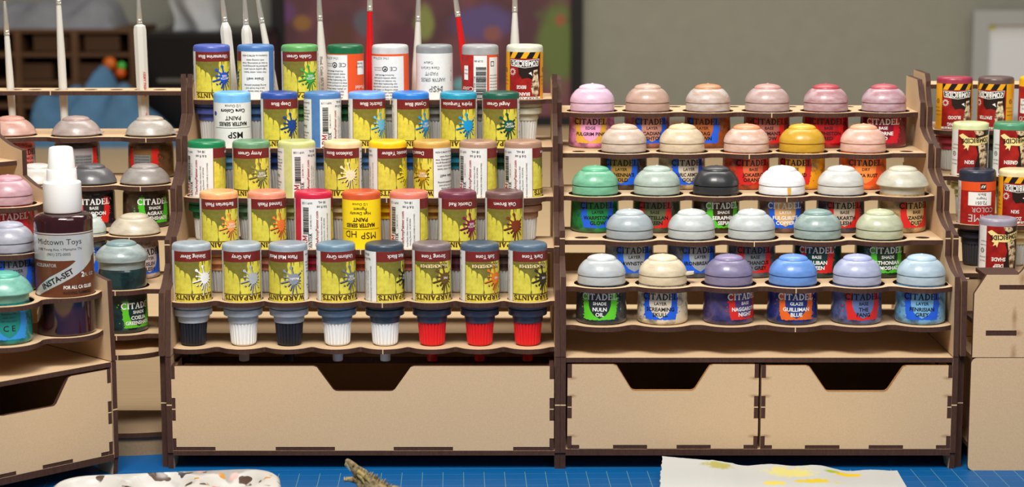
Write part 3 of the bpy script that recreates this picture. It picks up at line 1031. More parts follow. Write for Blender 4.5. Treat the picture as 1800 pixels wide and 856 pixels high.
def bottle(x, y, z, kind, body, rz, label, group, capc=(228, 230, 230), name='', splat=None, code='1119', stamp=('100%', 'MATCH'), collar=None, lean=0.0, quick=False, plain=None):
    th = math.atan2(-x, y)
    r = root('dropper_bottle', label, 'paint bottle', (x, y, z), 0, group, rot=(random.uniform(-.008, .008), lean, th + math.radians(rz)))
    pm = plastic(body)
    link('bottle_body', cached(('body', tuple(body)), lambda: _lathe('bottle_body', BODY_PROF, 64, [pm], 40)), r)
    cm = plastic(collar or body)
    link('collar', cached(('col', tuple(collar or body)), lambda: _lathe('collar', COLLAR_PROF, 48, [cm], 40)), r)
    capm = mat(capc, 0.4, 0.5, name='cap_plastic')
    link('dropper_cap', cached(('cap', tuple(capc)), lambda: _lathe('dropper_cap', CAP_PROF, 72, [capm], 16, cap_r)), r)
    if kind == 'W':
        p, q, mid_ = warp_print(code)
        lo = link('label', cached('warp', lambda: p.mesh('label', INK, brf)), r)
        sk = ink(splat)
        s = Print()
        splat_put(s, .5, 43.4, 'dark', 2)
        splat_put(s, 0, 43.8, sk, 3)
        if quick:
            s.rect(-16, 2.2, 50.4, 53.2, 'cream', 2)
            s.rect(-16, 2.2, 53.0, 53.3, 'brown', 3); s.rect(-16, 2.2, 50.3, 50.6, 'brown', 3)
            s.serif('QUICKSHADE', 2.0, -7, 51.8, 'brown', 3, 180, width=17.6)
        link('splash_mark', s.mesh('splash_mark', INK, brf), lo)
        if stamp:
            for i, t_ in enumerate(reversed(stamp)):
                q.text(t_, 1.5, .3, 43 + 1.7 * i if len(stamp) == 2 else 43.8, 'white', 4, 180, bold=.015, fit=6.2)
        q.text(name, 2.5, mid_ - .6, 57.5, 'white', 3, 180, sx=.9, bold=.012, fit=21)
        link('lettering', q.mesh('lettering', INK, brf), lo)
    elif kind in SPECIAL:
        p, q = SPECIAL[kind](name)
        lo = link('label', p.mesh('label', INK, brf), r)
        link('lettering', q.mesh('lettering', INK, brf), lo)
    return r

def _lathe(name, prof, seg, mats, sm, rf=None, mi=0):
    mb = MB(); mb.lathe(prof, seg, mi, rfun=rf)
    return mb.mesh(name, mats, sm)

def sp_msp(name):
    p, q = Print(), Print()
    p.rect(-30, 30, 27.4, 58.5, 'paper', 0)
    q.text('1/2 Ounce', 1.8, .5, 56.6, 'black', 2, 180)
    q.text('Core Colors', 2.3, .5, 53.4, 'black', 2, 180, bold=.03)
    q.text('PAINT', 2.7, .5, 48.6, 'black', 2, 180, bold=.02)
    q.text('MASTER SERIES', 2.5, .5, 44.8, 'black', 2, 180, sx=.85, bold=.03, fit=20)
    q.rect(-13, 14, 42.2, 42.4, 'black', 2)
    q.text('MSP', 4.2, 2.0, 37.4, 'black', 2, 180, bold=.015)
    q.disc(-13, 51.5, 1.4, ink((45, 70, 160)), 2)
    return p, q
def sp_hd(name):
    p, q = Print(), Print()
    p.rect(-38, 38, 27.4, 60.2, 'mspy', 0)
    q.text('1/2 Ounce', 1.7, 0, 57.6, 'brown', 2, 180)
    q.text('Pigment', 1.9, 0, 54.6, 'brown', 2, 180, bold=.01)
    q.text('High Density', 1.9, 0, 51.8, 'brown', 2, 180, bold=.01)
    q.text('PAINT', 2.5, 0, 47.8, 'brown', 2, 180, bold=.03)
    q.text('MASTER SERIES', 2.5, 0, 44.2, 'brown', 2, 180, sx=.85, bold=.03, fit=22)
    q.rect(-14, 14, 41.6, 41.8, 'brown', 2)
    q.text('MSP', 4.4, 5.5, 37.5, 'brown', 2, 180, bold=.0)
    q.text('HD', 4.4, -6.5, 38.5, 'brown', 2, 180, bold=.0)
    return p, q
def sp_faded(name):
    p, q = Print(), Print()
    p.rect(-37, 37, 27.4, 59.5, 'paper', 0)
    for s, h, u, v in (('Colors', 1.7, -4, 53.5), ('Core Colors', 1.8, -3, 50), ('PAINT', 2.3, -2, 46.2), ('MASTER SERIES', 2.4, -1, 42.2), ('MSP', 4, 1, 36)):
        q.text(s, h, u, v, 'worn', 2, 180, bold=.02, fit=17)
    q.text('Reaper   18 mL', 1.1, 13, 46, 'worn', 2, 90)
    return p, q
def sp_vback(name):
    """white text panel with an orange border, as on the clear and green bottles"""
    p, q = Print(), Print()
    p.rect(-38, 38, 27.4, 59.2, 'orange', 0)
    if name == 'g':
        p.rect(-30, 1.2, 27.4, 58.6, 'paper', 1)
        p.rect(8.4, 16, 45.4, 54.4, 'white', 1)
        q.text('Verde', 1.7, 11, 52.6, 'black', 2, 180); q.text('Oscuro', 1.7, 11, 50.2, 'black', 2, 180); q.text('Model', 2.6, 11, 37, 'white', 2, 180)
        cx, hi = -7.6, 52.0
    else:
        p.rect(-30, 9.6, 27.4, 57.8, 'paper', 1)
        cx, hi = -3.6, 49.4
    q.text('17ml. 0.57 fl.oz.', 1.6, cx - 3.5, 56.4, 'black', 2, 180, fit=13)
    q.text('CE', 2.8, cx + 5.6, hi, 'black', 2, 180, sx=1.1)
    q.poly([circ(cx, hi, 1.9, 16), circ(cx, hi, 1.3, 16)], 'black', 2)
    q.poly([(cx - 1, hi - 1), (cx + .2, hi + .9), (cx + 1, hi - .6)], 'black', 2)
    q.text('CONFORMS TO', .8, cx - 5.5, hi + .8, 'black', 2, 180); q.text('ASTM D-4236', .8, cx - 5.5, hi - .8, 'black', 2, 180)
    for i, s in enumerate(('Acrylicos Model paint', 'water soluble acrylic paint', 'for models and dioramas', 'non flammable, keep upright', 'dries to a smooth opaque finish', 'when working on wood, metal', 'or plastic; shake before use', 'apply with a soft brush', 'clean tools with water', 'store in a cool place')):
        q.text(s, 1.15, cx - 1, hi - 4.2 - i * 1.95, 'black', 2, 180, fit=19, bold=.01)
    return p, q
def sp_vbar(name):
    p, q = Print(), Print()
    p.rect(-38, 38, 27.4, 58.6, 'vred', 0)
    p.rect(-12.5, -8.6, 42, 51.4, 'white', 1)
    p.rect(-4.4, 4.6, 27.4, 58.2, 'paper', 1)
    p.rect(5.2, 14, 27.4, 58.4, 'orange', 1)
    p.rect(6.2, 14, 27.4, 57, 'paper', 2)
    rnd = random.Random(9); v = 27
    while v < 50.5:
        h = rnd.choice((.2, .3, .45, .6))
        q.rect(-2.8, 4.0, v, v + h, 'black', 3)
        v += h + rnd.choice((.25, .3, .5))
    q.text('2 47500 17240', 1.1, -3.7, 40, 'black', 3, 90, fit=20)
    q.text('G-29-86', 1.3, -1, 54.5, 'black', 3, 180)
    q.poly([[(7.2, 51), (10, 51), (10, 54.4), (7.2, 54.4)], [(7.6, 51.5), (7.6, 53.9), (9.6, 53.9), (9.6, 51.5)]], 'black', 3)
    q.text('Gris', 1.2, -10.4, 48.5, 'black', 3, 180); q.text('Grey', 1.2, -10.4, 46, 'black', 3, 180)
    for i in range(7):
        q.text('painting with water', .9, 10, 45 - 2 * i, 'black', 3, 180, fit=7)
    q.text('Color', 3, -9.5, 36, 'white', 3, 180)
    return p, q
def sp_zom(name):
    p, q = Print(), Print()
    lines, side = name
    p.rect(-11.2, 12.2, 27.4, 60.6, 'zred', 0)
    u0, u1 = (-11.2, 12.2)
    p.rect(u0, u1, 56.4, 60.6, 'black', 1)
    for i in range(3):
        a = u0 + .4 + i * 8.0
        p.poly([(a, 56.4), (a + 3.8, 56.4), (a + 6.4, 60.6), (a + 2.6, 60.6)], 'gold', 2)
    for a0, a1 in ((u0 - 8, u0), (u1, u1 + 8)):
        p.rect(a0, a1, 27.4, 60.6, 'gold', 1)
        q.text('Mix well and apply', .9, (a0 + a1) / 2 - 1.4, 44, 'black', 2, 180, fit=6); q.text('in thin layers', .9, (a0 + a1) / 2, 41.5, 'black', 2, 180, fit=6)
        q.text('Do not swallow', .9, (a0 + a1) / 2, 39, 'black', 2, 180, fit=6)
        q.poly([circ((a0 + a1) / 2, 48.5, 1.6, 16), circ((a0 + a1) / 2, 48.5, 1.2, 16)], 'black', 2)
        q.text('CE', 1.2, (a0 + a1) / 2, 48.5, 'black', 2, 180)
    p.rect(u1 + 8, u1 + 30, 27.4, 60.6, 'paper', 1)
    # dark blot with a pale torn figure
    p.poly([(-4.6, 51.5), (11.2, 51.8), (11.4, 42.6), (9, 43.4), (6.4, 42.2), (2.2, 43.6), (-1.6, 43.0), (-3.8, 46)], 'dark', 1)
    p.poly([(6.2, 48.6), (9.2, 49.2), (10, 44), (11, 38), (10.4, 33.2), (8, 30.6), (5.6, 32.4), (4.4, 37), (5.4, 42.5)], 'bone', 2)
    p.poly([(2.6, 46.6), (4.4, 47.6), (5.2, 44.8), (4.2, 45.8)], 'white', 3)
    # the title in white on its dark plate
    p.poly([(-10.4, 55.8), (-9.6, 51.4), (0, 50.2), (9.8, 51.4), (10.8, 56.2), (0, 55.2)], 'white', 2)
    p.poly([(-10.0, 55.4), (-9.2, 51.8), (0, 50.6), (9.4, 51.8), (10.4, 55.8), (0, 54.8)], 'dark', 3)
    q.serif('ZOMBICIDE', 3.5, .3, 53.1, 'white', 4, 180, width=18.6, bold=.05)
    star = []
    for i in range(22):
        a = math.pi * 2 * i / 22
        rr = 2.7 if i % 2 else 1.5
        star.append((-8.4 + rr * math.cos(a), 47.6 + rr * math.sin(a)))
    p.poly(star, 'white', 2); p.poly([(-8.4 + (x + 8.4) * .66, 47.6 + (y - 47.6) * .66) for x, y in star], 'zred', 3)
    for i, s in enumerate(lines):
        q.text(s, 2.3, -1.6 - .4 * len(s) * .2, 37.4 - i * 4.6, 'white', 3, 180, sx=.8, bold=.02, fit=12)
    p.rect(u0, u1, 29.6, 31.0, 'white', 1)
    q.serif('WARPAINTS', 1.0, .5, 30.3, 'brown', 2, 180, width=20)
    return p, q
def sp_zom2(name):
    p, q = Print(), Print()
    lines, side = name
    u0, u1 = -9.6, 15.0
    p.rect(u0, u1, 27.4, 60.4, 'zred', 0)
    p.poly([(3, 60.2), (u1 - .2, 60.2), (u1 - .2, 26), (4, 26), (2, 34), (4.6, 44), (2.4, 52)], 'dark', 1)
    p.poly([(4.6, 50), (10, 51), (12.6, 45), (12.4, 36), (9, 31.6), (6.6, 33.6), (6, 41)], 'bone', 2)
    p.poly([(1.6, 60), (9, 60.2), (8.4, 57.4), (5.4, 56.6), (2.4, 57.8)], 'bone', 2)
    p.poly([(-8.8, 56.6), (-5.4, 53.6), (-3.4, 50.4), (4, 50), (14, 52), (14.6, 57.2), (4, 55), (-2, 55.4), (-6, 58)], 'cream', 2)
    p.poly([(-4.4, 53), (-1.2, 51), (-2.2, 46.6), (-3, 48.4), (-5, 47.4), (-4, 49.6), (-5.8, 50.4)], 'cream', 2)
    q.serif('ZOMBICIDE', 3.0, 3.0, 53.4, 'dark', 3, 183, width=20.5, bold=.05)
    for i, s in enumerate(lines):
        q.text(s, 2.5, -1.0, 38.6 - i * 4.4, 'white', 3, 180, sx=.85, bold=.03, fit=13)
    p.rect(u0 - 7, u0, 27.4, 60.4, 'paper', 1)
    q.text('Mix well, apply in layers', 1.0, u0 - 2.2, 50, 'black', 2, 180, fit=4.6); q.text('Do not swallow', 1.0, u0 - 2.6, 47.5, 'black', 2, 180, fit=5)
    q.poly([circ(u0 - 3, 44, 1.6, 16), circ(u0 - 3, 44, 1.2, 16)], 'black', 2); q.text('CE', 1.3, u0 - 3, 44, 'black', 2, 180)
    q.text('Army Painter, Denmark', 1.0, u0 - 3, 39.5, 'black', 2, 180, fit=5.5); q.text('Made in EU', 1.0, u0 - 3, 37, 'black', 2, 180, fit=5)
    p.rect(u1, u1 + 8, 27.4, 60.4, 'paper', 1)
    for i in range(6):
        q.text('shake before use', .9, u1 + 3.4, 56 - 3.2 * i, 'black', 2, 180, fit=6)
    p.rect(u0, u1, 29.6, 30.6, 'white', 3)
    return p, q
def sp_negro(name):
    p, q = Print(), Print()
    p.rect(-38, 38, 27.4, 57.4, 'vred', 0)
    p.rect(-14, 38, 51.4, 57.4, 'orange', 1)
    p.rect(-22, -12.2, 27.4, 57.4, 'paper', 2)
    p.rect(-5.6, 10.4, 41.6, 50.6, 'white', 2)
    p.rect(2.2, 6.0, 52.4, 56.2, 'black', 2)
    q.text('AV', 2.2, 4.1, 54.3, 'white', 3, 180, bold=.03, fit=3)
    q.text('72.051', 2.2, 3.0, 43.4, 'black', 3, 180, bold=.01)
    q.text('Negro', 1.9, 3.2, 46.2, 'black', 3, 180)
    q.text('Black', 1.9, 3.4, 49, 'black', 3, 180)
    q.text('COLOR', 3.4, 4.6, 38.6, 'lightgrey', 3, 180, sx=.95)
    q.text('GAME', 5.2, 4.2, 33.0, 'lightgrey', 3, 180, sx=1.0)
    for i in range(3):
        q.text('ACRYLICOS - MODEL PAINT NON TOXIC', .9, -13.2 - 2 * i, 42, 'black', 3, 90, fit=28)
    return p, q
def sp_yel(name):
    p, q = Print(), Print()
    p.rect(-38, 38, 27.4, 58.4, 'vred', 0)
    p.rect(-13, -2, 40, 50, 'white', 1)
    q.text('Sun', 1.5, -9, 48.4, 'black', 3, 180); q.text('Amarillo', 1.5, -9, 45.6, 'black', 3, 180); q.text('72.0', 1.5, -9, 43, 'black', 3, 180)
    q.text('CO', 3.4, -10, 36, 'white', 3, 180)
    return p, q
SPECIAL = {'M': sp_msp, 'H': sp_hd, 'F': sp_faded, 'VB': sp_vback, 'VC': sp_vbar, 'Z': sp_zom, 'Y': sp_zom2, 'N': sp_negro, 'S': sp_yel}

GA = 'upside-down dropper bottles on the stepped bottle rack'
RW = ('front row', 'second row', 'middle row', 'fourth row', 'back row')
BLK, WHT, RED = (22, 25, 36), (232, 234, 234), (222, 26, 30)
def W(name, body, splat, rz, lab, **k): return dict(kind='W', name=name, body=body, splat=splat, rz=rz, lab=lab, **k)
BOTTLES = [
 [W('Shining Silver', (156, 166, 174), (238, 238, 238), 40, 'silver-based bottle with white splash and black cap, left end of the front bottle row', capc=BLK, stamp=(), collar=(182, 190, 200)),
  W('Ash Grey', (154, 166, 174), (172, 178, 184), 34, 'ash grey bottle with white cap and plain grey splash, second in the front bottle row', capc=WHT, stamp=(), collar=(176, 186, 196)),
  W('Plate Mail Metal', (144, 156, 166), (138, 144, 156), 16, 'grey metallic bottle with black cap beside the ash grey one, front bottle row', capc=BLK, stamp=('Metallic',), collar=(170, 178, 190)),
  W('Uniform Grey', (104, 132, 152), (112, 118, 122), 49, 'blue-grey bottle with white cap, fourth in the front bottle row', capc=WHT, collar=(104, 126, 148)),
  W('Matt Black', (58, 70, 84), (22, 22, 22), 75, 'black-based bottle with white cap, left of the three red-capped bottles', capc=WHT, collar=(58, 72, 88)),
  W('Strong Tone', (120, 106, 110), (104, 74, 32), 42, 'brown-grey bottle with brown splash and red cap, leftmost of three red caps', capc=RED, stamp=('INK',), quick=True, collar=(60, 68, 88)),
  W('Soft Tone', (74, 90, 108), (226, 122, 32), 53, 'slate bottle with orange splash and red cap, middle of three red caps', capc=RED, stamp=('INK',), quick=True, collar=(60, 68, 88)),
  W('Dark Tone', (84, 104, 122), (52, 50, 42), 51, 'slate bottle with black splash and red cap, right end of the front bottle row', capc=RED, stamp=('INK',), quick=True, collar=(60, 68, 88))],
 [W('Barbarian Flesh', (240, 166, 112), (240, 152, 74), 37, 'peach bottle with orange splash, left end of the second bottle row'),
  W('Tanned Flesh', (226, 142, 114), (238, 120, 52), 47, 'salmon bottle with bright orange splash, second bottle row', stamp=()),
  W('Crimson', (196, 36, 66), (180, 20, 40), 162, 'crimson bottle turned to its bar code, second bottle row', code='1105'),
  dict(kind='H', name='', body=(204, 88, 48), rz=-4, lab='orange bottle with plain bright yellow label, second bottle row'),
  W('Red', (216, 120, 102), (200, 60, 40), 134, 'coral bottle turned to its bar code, right of the bright yellow label', code='1122'),
  W('Chaotic Red', (112, 52, 68), (136, 22, 74), 46, 'dark wine-red bottle with purple splash, second bottle row'),
  W('Oak Brown', (108, 78, 76), (128, 52, 26), 37, 'dull brown bottle with rust splash, right end of the second bottle row', stamp=())],
 [W('Green', (28, 122, 76), (20, 110, 60), 119, 'green bottle turned to its bar code, left end of the middle bottle row', code='1112'),
  W('Army Green', (104, 146, 110), (128, 132, 72), 30, 'sage green bottle with olive splash, middle bottle row'),
  W('Pale', (194, 198, 130), (200, 200, 130), -172, 'pale yellow-green bottle turned to its bar code, middle bottle row', code='1108'),
  W('Skeleton Bone', (228, 204, 154), (236, 226, 172), 23, 'bone-coloured bottle with cream splash, middle bottle row'),
  W('Demonic Yellow', (246, 194, 24), (240, 226, 36), 67, 'bright yellow bottle with yellow splash, middle bottle row', stamp=()),
  W('Desert Yellow', (204, 158, 78), (190, 148, 22), -31, 'ochre bottle turned to its white text panel, middle bottle row'),
  W('Brown', (168, 132, 108), (150, 110, 80), 128, 'light brown bottle turned to its bar code, second from right in the middle bottle row', code='1123'),
  W('Fur Brown', (164, 128, 106), (150, 110, 80), 129, 'light brown bottle turned to its bar code, right end of the middle bottle row', code='1122')],
 [dict(kind='M', name='', body=(116, 182, 232), rz=0, lab='sky blue bottle with white label and black capitals, fourth bottle row'),
  W('Deep Blue', (48, 78, 152), (22, 62, 142), 41, 'deep blue bottle with navy splash, fourth bottle row', stamp=()),
  W('Blue', (78, 122, 176), (40, 90, 160), -166, 'blue bottle turned to its bar code, fourth bottle row', code='1119'),
  W('Electric Blue', (104, 158, 226), (104, 182, 226), 51, 'light blue bottle with pale blue splash, fourth bottle row', stamp=()),
  W('Crystal Blue', (46, 122, 206), (32, 142, 216), 54, 'crystal blue bottle with bright blue splash, fourth bottle row'),
  W('Hydra Turquoise', (42, 146, 176), (22, 152, 216), 32, 'turquoise bottle with bright blue splash, fourth bottle row', stamp=()),
  W('Angel Green', (32, 88, 72), (12, 82, 66), 26, 'dark green bottle with dark green splash, right end of the fourth bottle row')],
 [W('Ultramarine Blue', (76, 92, 170), (28, 78, 192), 40, 'ultramarine bottle with blue splash, left end of the back bottle row'),
  W('Blue', (74, 116, 172), (40, 90, 160), -86, 'blue bottle turned to its white text panel, back bottle row'),
  W('Goblin Green', (94, 158, 92), (62, 164, 62), 33, 'leaf green bottle with green splash, back bottle row'),
  dict(kind='VB', name='g', body=(28, 98, 62), rz=0, lab='dark green bottle with half white, half orange label, back bottle row'),
  dict(kind='VB', name='c', body=(198, 198, 198), rz=0, lab='clear grey bottle with orange-bordered white text label, back bottle row'),
  dict(kind='F', name='', body=(138, 142, 144), rz=0, lab='grey bottle with worn white label, back bottle row'),
  dict(kind='VC', name='', body=(160, 160, 160), rz=0, lab='smudged grey bottle with red label and bar code, back bottle row'),
  dict(kind='Z', name=(('BEIGE', 'BRAINROT'), 0), body=(206, 206, 186), rz=0, lab='cream bottle with hazard-striped comic label, right end of the back bottle row')]]
for j, row in enumerate(BOTTLES):
    for i, d in enumerate(row):
        d = dict(d)
        y, xs = rowsA[j]
        lab = d.pop('lab')
        cap = d.pop('capc', random.choice(((196, 198, 196), (206, 208, 206), (188, 190, 190))))
        bottle(xs[i], y + YF, BA[j] + 0.05, label=lab, group=GA, capc=cap, lean=random.uniform(-.006, .006), **d)
GD = 'dropper bottles in the right corner rack'
DB = [
 [dict(kind='Y', name=(('SHADE', 'DEEP'), 0), body=(150, 146, 162), rz=10, lab='lavender-grey bottle, lowest in the right corner rack behind the slotted panel')],
 [dict(kind='N', name='', body=(44, 50, 66), rz=0, lab='black bottle with red label and white name box, right corner rack', capc=(60, 62, 66)),
  dict(kind='Z', name=(('SKIN', 'ZOMBIE'), 0), body=(228, 212, 164), rz=6, lab='cream bottle with striped comic label, at the right edge beside the black bottle')],
 [dict(kind='Y', name=(('SKIN',), 0), body=(216, 226, 172), rz=4, lab='pale lime bottle with red comic label, right corner rack'),
  dict(kind='Y', name=(('GREEN', 'ELF'), 0), body=(78, 144, 108), rz=6, lab='green bottle with dark red comic label, right corner rack')],
 [dict(kind='Z', name=(('BLOOD', 'DRYING'), 0), body=(160, 56, 76), rz=12, lab='crimson bottle with striped comic label, top row of the right corner rack'),
  dict(kind='Z', name=(('SPATTER', 'MUD'), 0), body=(98, 78, 74), rz=-22, lab='dark brown bottle with striped comic label, top row of the right corner rack'),
  dict(kind='S', name='', body=(242, 182, 24), rz=0, lab='orange-yellow bottle cut off by the right edge, top row of the right corner rack')]]
for j, row in enumerate(DB):
    for i, d in enumerate(row):
        d = dict(d); Y, xs = rowsD[j]; lab = d.pop('lab'); cap = d.pop('capc', (200, 202, 200))
        bottle(xs[i], Y, BD[j] + .05, label=lab, group=GD, capc=cap, **d)

# ------------------------------------------------------------------ paint pots
def potRtall(v):
    if v is None: return 15.9
    return 16.0 - 0.6 * max(0, min(1, (v - 2) / 37.0))
def potR(v):
    if v is None: return 15.7
    return 16.0 - 0.6 * max(0, min(1, (v - 2) / 20.0))
POT_PROF = [(0, .6), (11, .6), (13.5, .0), (14.9, .3), (15.7, 1.2), (16.0, 2.4), (15.4, 22), (15.1, 23.2), (14.6, 24), (14.4, 25), (0, 25)]
LID_PROF = [(0, 24.6), (14.2, 24.6), (15.0, 24.8), (15.15, 25.6), (14.75, 29.5), (14.45, 29.75), (14.0, 29.8), (14.0, 30.15), (14.8, 30.2), (15.1, 30.4), (15.05, 31.3), (14.75, 32.8), (14.1, 34.4), (13.1, 36.0), (11.9, 37.4),
            (10.6, 38.5), (9.6, 39.05), (9.2, 39.2), (9.1, 39.7), (8.8, 40.3), (8.1, 40.95), (6.8, 41.55), (4.5, 42.1), (1.8, 42.4), (1.0, 42.45), (0.8, 42.75), (0, 42.85)]
FLARE = [(0, 24.6), (14.2, 24.6), (14.6, 29.2), (15.8, 29.5), (16.7, 29.8), (17.0, 30.3), (16.7, 31.1), (16.3, 32.0), (15.8, 33.2), (14.9, 34.8), (13.6, 36.4), (12.1, 37.8),
         (10.7, 38.8), (9.8, 39.2), (9.4, 39.35), (9.3, 39.9), (8.9, 40.5), (8.1, 41.1), (6.0, 41.8), (3.0, 42.2), (0, 42.35)]
def lidmat(a, b):
    """milky plastic with dried smears of the paint"""
    mx = tuple(int((a[i] * .5 + b[i] * .5) * .88) for i in range(3))
    clear = max(a) > 120
    return mat(a, 0.34, 0.5, rgb2=mx, bump=.03, trans=.22 if clear and min(a) < 236 else 0, nscale=105, thr=(0.30, 0.58), sss=0.35, coat=0.2, stretch=(.7, .7, 2.2), name='lid_plastic')
def shield_splash(seed, ragged=1.0):
    rnd = random.Random(seed)
    def jag(n, f):
        out = []
        for i in range(n + 1):
            t_ = i / n
            x, y = f(t_)
            k = rnd.random()
            d = (rnd.random() ** 2) * (2.2 if k > .72 else .7) * ragged
            out.append((x, y, d))
        return out
    pts = []
    for x, y, d in jag(34, lambda t: (10.6 + 1.0 * math.sin(t * 3) - 1.2 * t, 21.0 - 17.4 * t)):       # right side down
        pts.append((x + d * 1.1, y))
    for x, y, d in jag(6, lambda t: (9 - 18 * t, 3.6)):
        pts.append((x, y - d * .2))
    for x, y, d in jag(34, lambda t: (-9.4 - 1.4 * math.sin(t * 2.6), 3.8 + 17.2 * t)):
        pts.append((x - d * 1.1, y))
    return pts
SHIELD = [(-7.0, 21.0), (7.0, 21.0), (7.2, 16), (7.0, 12.4), (5.8, 9), (3.6, 6.4), (0, 4.4), (-3.6, 6.4), (-5.8, 9), (-7.0, 12.4), (-7.2, 16)]
def pot(x, y, z, lid, top, body, splash, inner, tcol, kind, lines, rz, label, group, tab=None, flare=False, tall=False, seed=0, back=False, face=None):
    th = math.atan2(-x, y) if face is None else face
    r = root('paint_pot', label, 'paint pot', (x, y, z), 0, group, rot=(random.uniform(-.003, .003), random.uniform(-.003, .003), th + math.radians(rz)))
    bm_ = mat(body, 0.22, 0.5, rgb2=tuple(int(c * .5) for c in body), nscale=110, thr=(.34, .56), coat=.6, name='pot_plastic')
    ext = 14.0 if tall else 0.0
    prof = POT_PROF if not tall else [(a, b if b < 3 else b + 17) for a, b in POT_PROF]
    mb = MB(); mb.lathe(prof, 64); mb.build('pot_body', [bm_], r, 40)
    lp = FLARE if flare else LID_PROF
    if tall: lp = [(min(a, 16.2) * 1.04, b + 16.5) for a, b in FLARE]
    zt = 39.25 + (16.5 if tall else 0)
    mb = MB(); mb.lathe(lp, 64, lambda q: 1 if q > zt else 0)
    if tab is not None:
        a = math.radians(tab) - th - math.radians(rz)
        dx_, dy_ = math.sin(a), -math.cos(a)
        px_, py_ = dy_, -dx_
        zz = 29.9
        vs = []
        for rr, hw in ((13.5, 4.2), (17.0, 3.8), (19.4, 2.4)):
            for s in (-1, 1):
                for q in (0, 1.6):
                    vs.append((dx_ * rr + px_ * hw * s, dy_ * rr + py_ * hw * s, zz + q * .8 + (rr - 13.5) * .12))
        fs = []
        for k in (0, 4):
            fs += [(k, k + 2, k + 6, k + 4), (k + 1, k + 5, k + 7, k + 3), (k, k + 4, k + 5, k + 1), (k + 2, k + 3, k + 7, k + 6)]
        fs += [(8, 10, 11, 9), (0, 1, 3, 2)]
        mb.add(vs, fs, 0)
    mb.build('lid', [lidmat(lid, top), mat(top, 0.4, 0.5, rgb2=tuple(int((top[i] * .75 + lid[i] * .25) * .84) for i in range(3)), nscale=130, sss=.25, coat=.2, stretch=(.7, .7, 2), name='lid_top')], r, 35)
    p = Print(); q = Print()
    sk, ik = ink(splash), ink(inner)
    dv = 0
    p.poly(shield_splash(seed), sk, 0, 2.0)
    p.poly(SHIELD, ik, 1, 2.0)
    rnd = random.Random(seed + 50)
    for i in range(9):
        p.disc(rnd.choice((-1, 1)) * rnd.uniform(11.5, 15), rnd.uniform(4, 20), rnd.uniform(.15, .5), sk, 0, 7)
    tk = 'white' if tcol == 'w' else 'black'
    if back:
        q.rect(-6, 6, 9.5, 16.5, 'grey', 2)
        for i in range(3): q.text('NON TOXIC WATER BASED', 1.0, 0, 15.4 - 2 * i, 'black', 3, 0, fit=11)
        v = -6
        while v < 6:
            q.rect(v, v + rnd.choice((.2, .35)), 3.6, 8.6, 'white', 2); v += .6
    elif lines == ('CE',):
        for i, t_ in enumerate(('Nottingham, UK', 'water based', 'non toxic paint')):
            q.text(t_, 1.1, 0, 19 - 2.1 * i, 'black', 2, 0, fit=9)
        q.text('C E', 3.6, 0, 10.4, 'black', 2, 0, bold=.01)
    else:
        q.serif('CITADEL', 3.9, -.1, 18.0, tk, 2, 0, width=23.5, bold=.02)
        q.poly([circ(12.6, 19.6, .55, 10), circ(12.6, 19.6, .38, 10)], tk, 2)
        q.text(kind, 2.0, 0, 13.8, tk, 2, 0, bold=.02)
        if len(lines) == 1:
            q.text(lines[0], 2.3, 0, 9.8, tk, 2, 0, bold=.028, fit=21)
        else:
            q.text(lines[0], 2.4, 0, 10.2, tk, 2, 0, bold=.028, fit=18.5)
            q.text(lines[1], 2.4, 0, 6.9, tk, 2, 0, bold=.028, fit=18.5)
    pr_ = potRtall if tall else potR
    lo = link('label', p.mesh('label', INK, pr_), r)
    link('lettering', q.mesh('lettering', INK, pr_), lo)
    return r

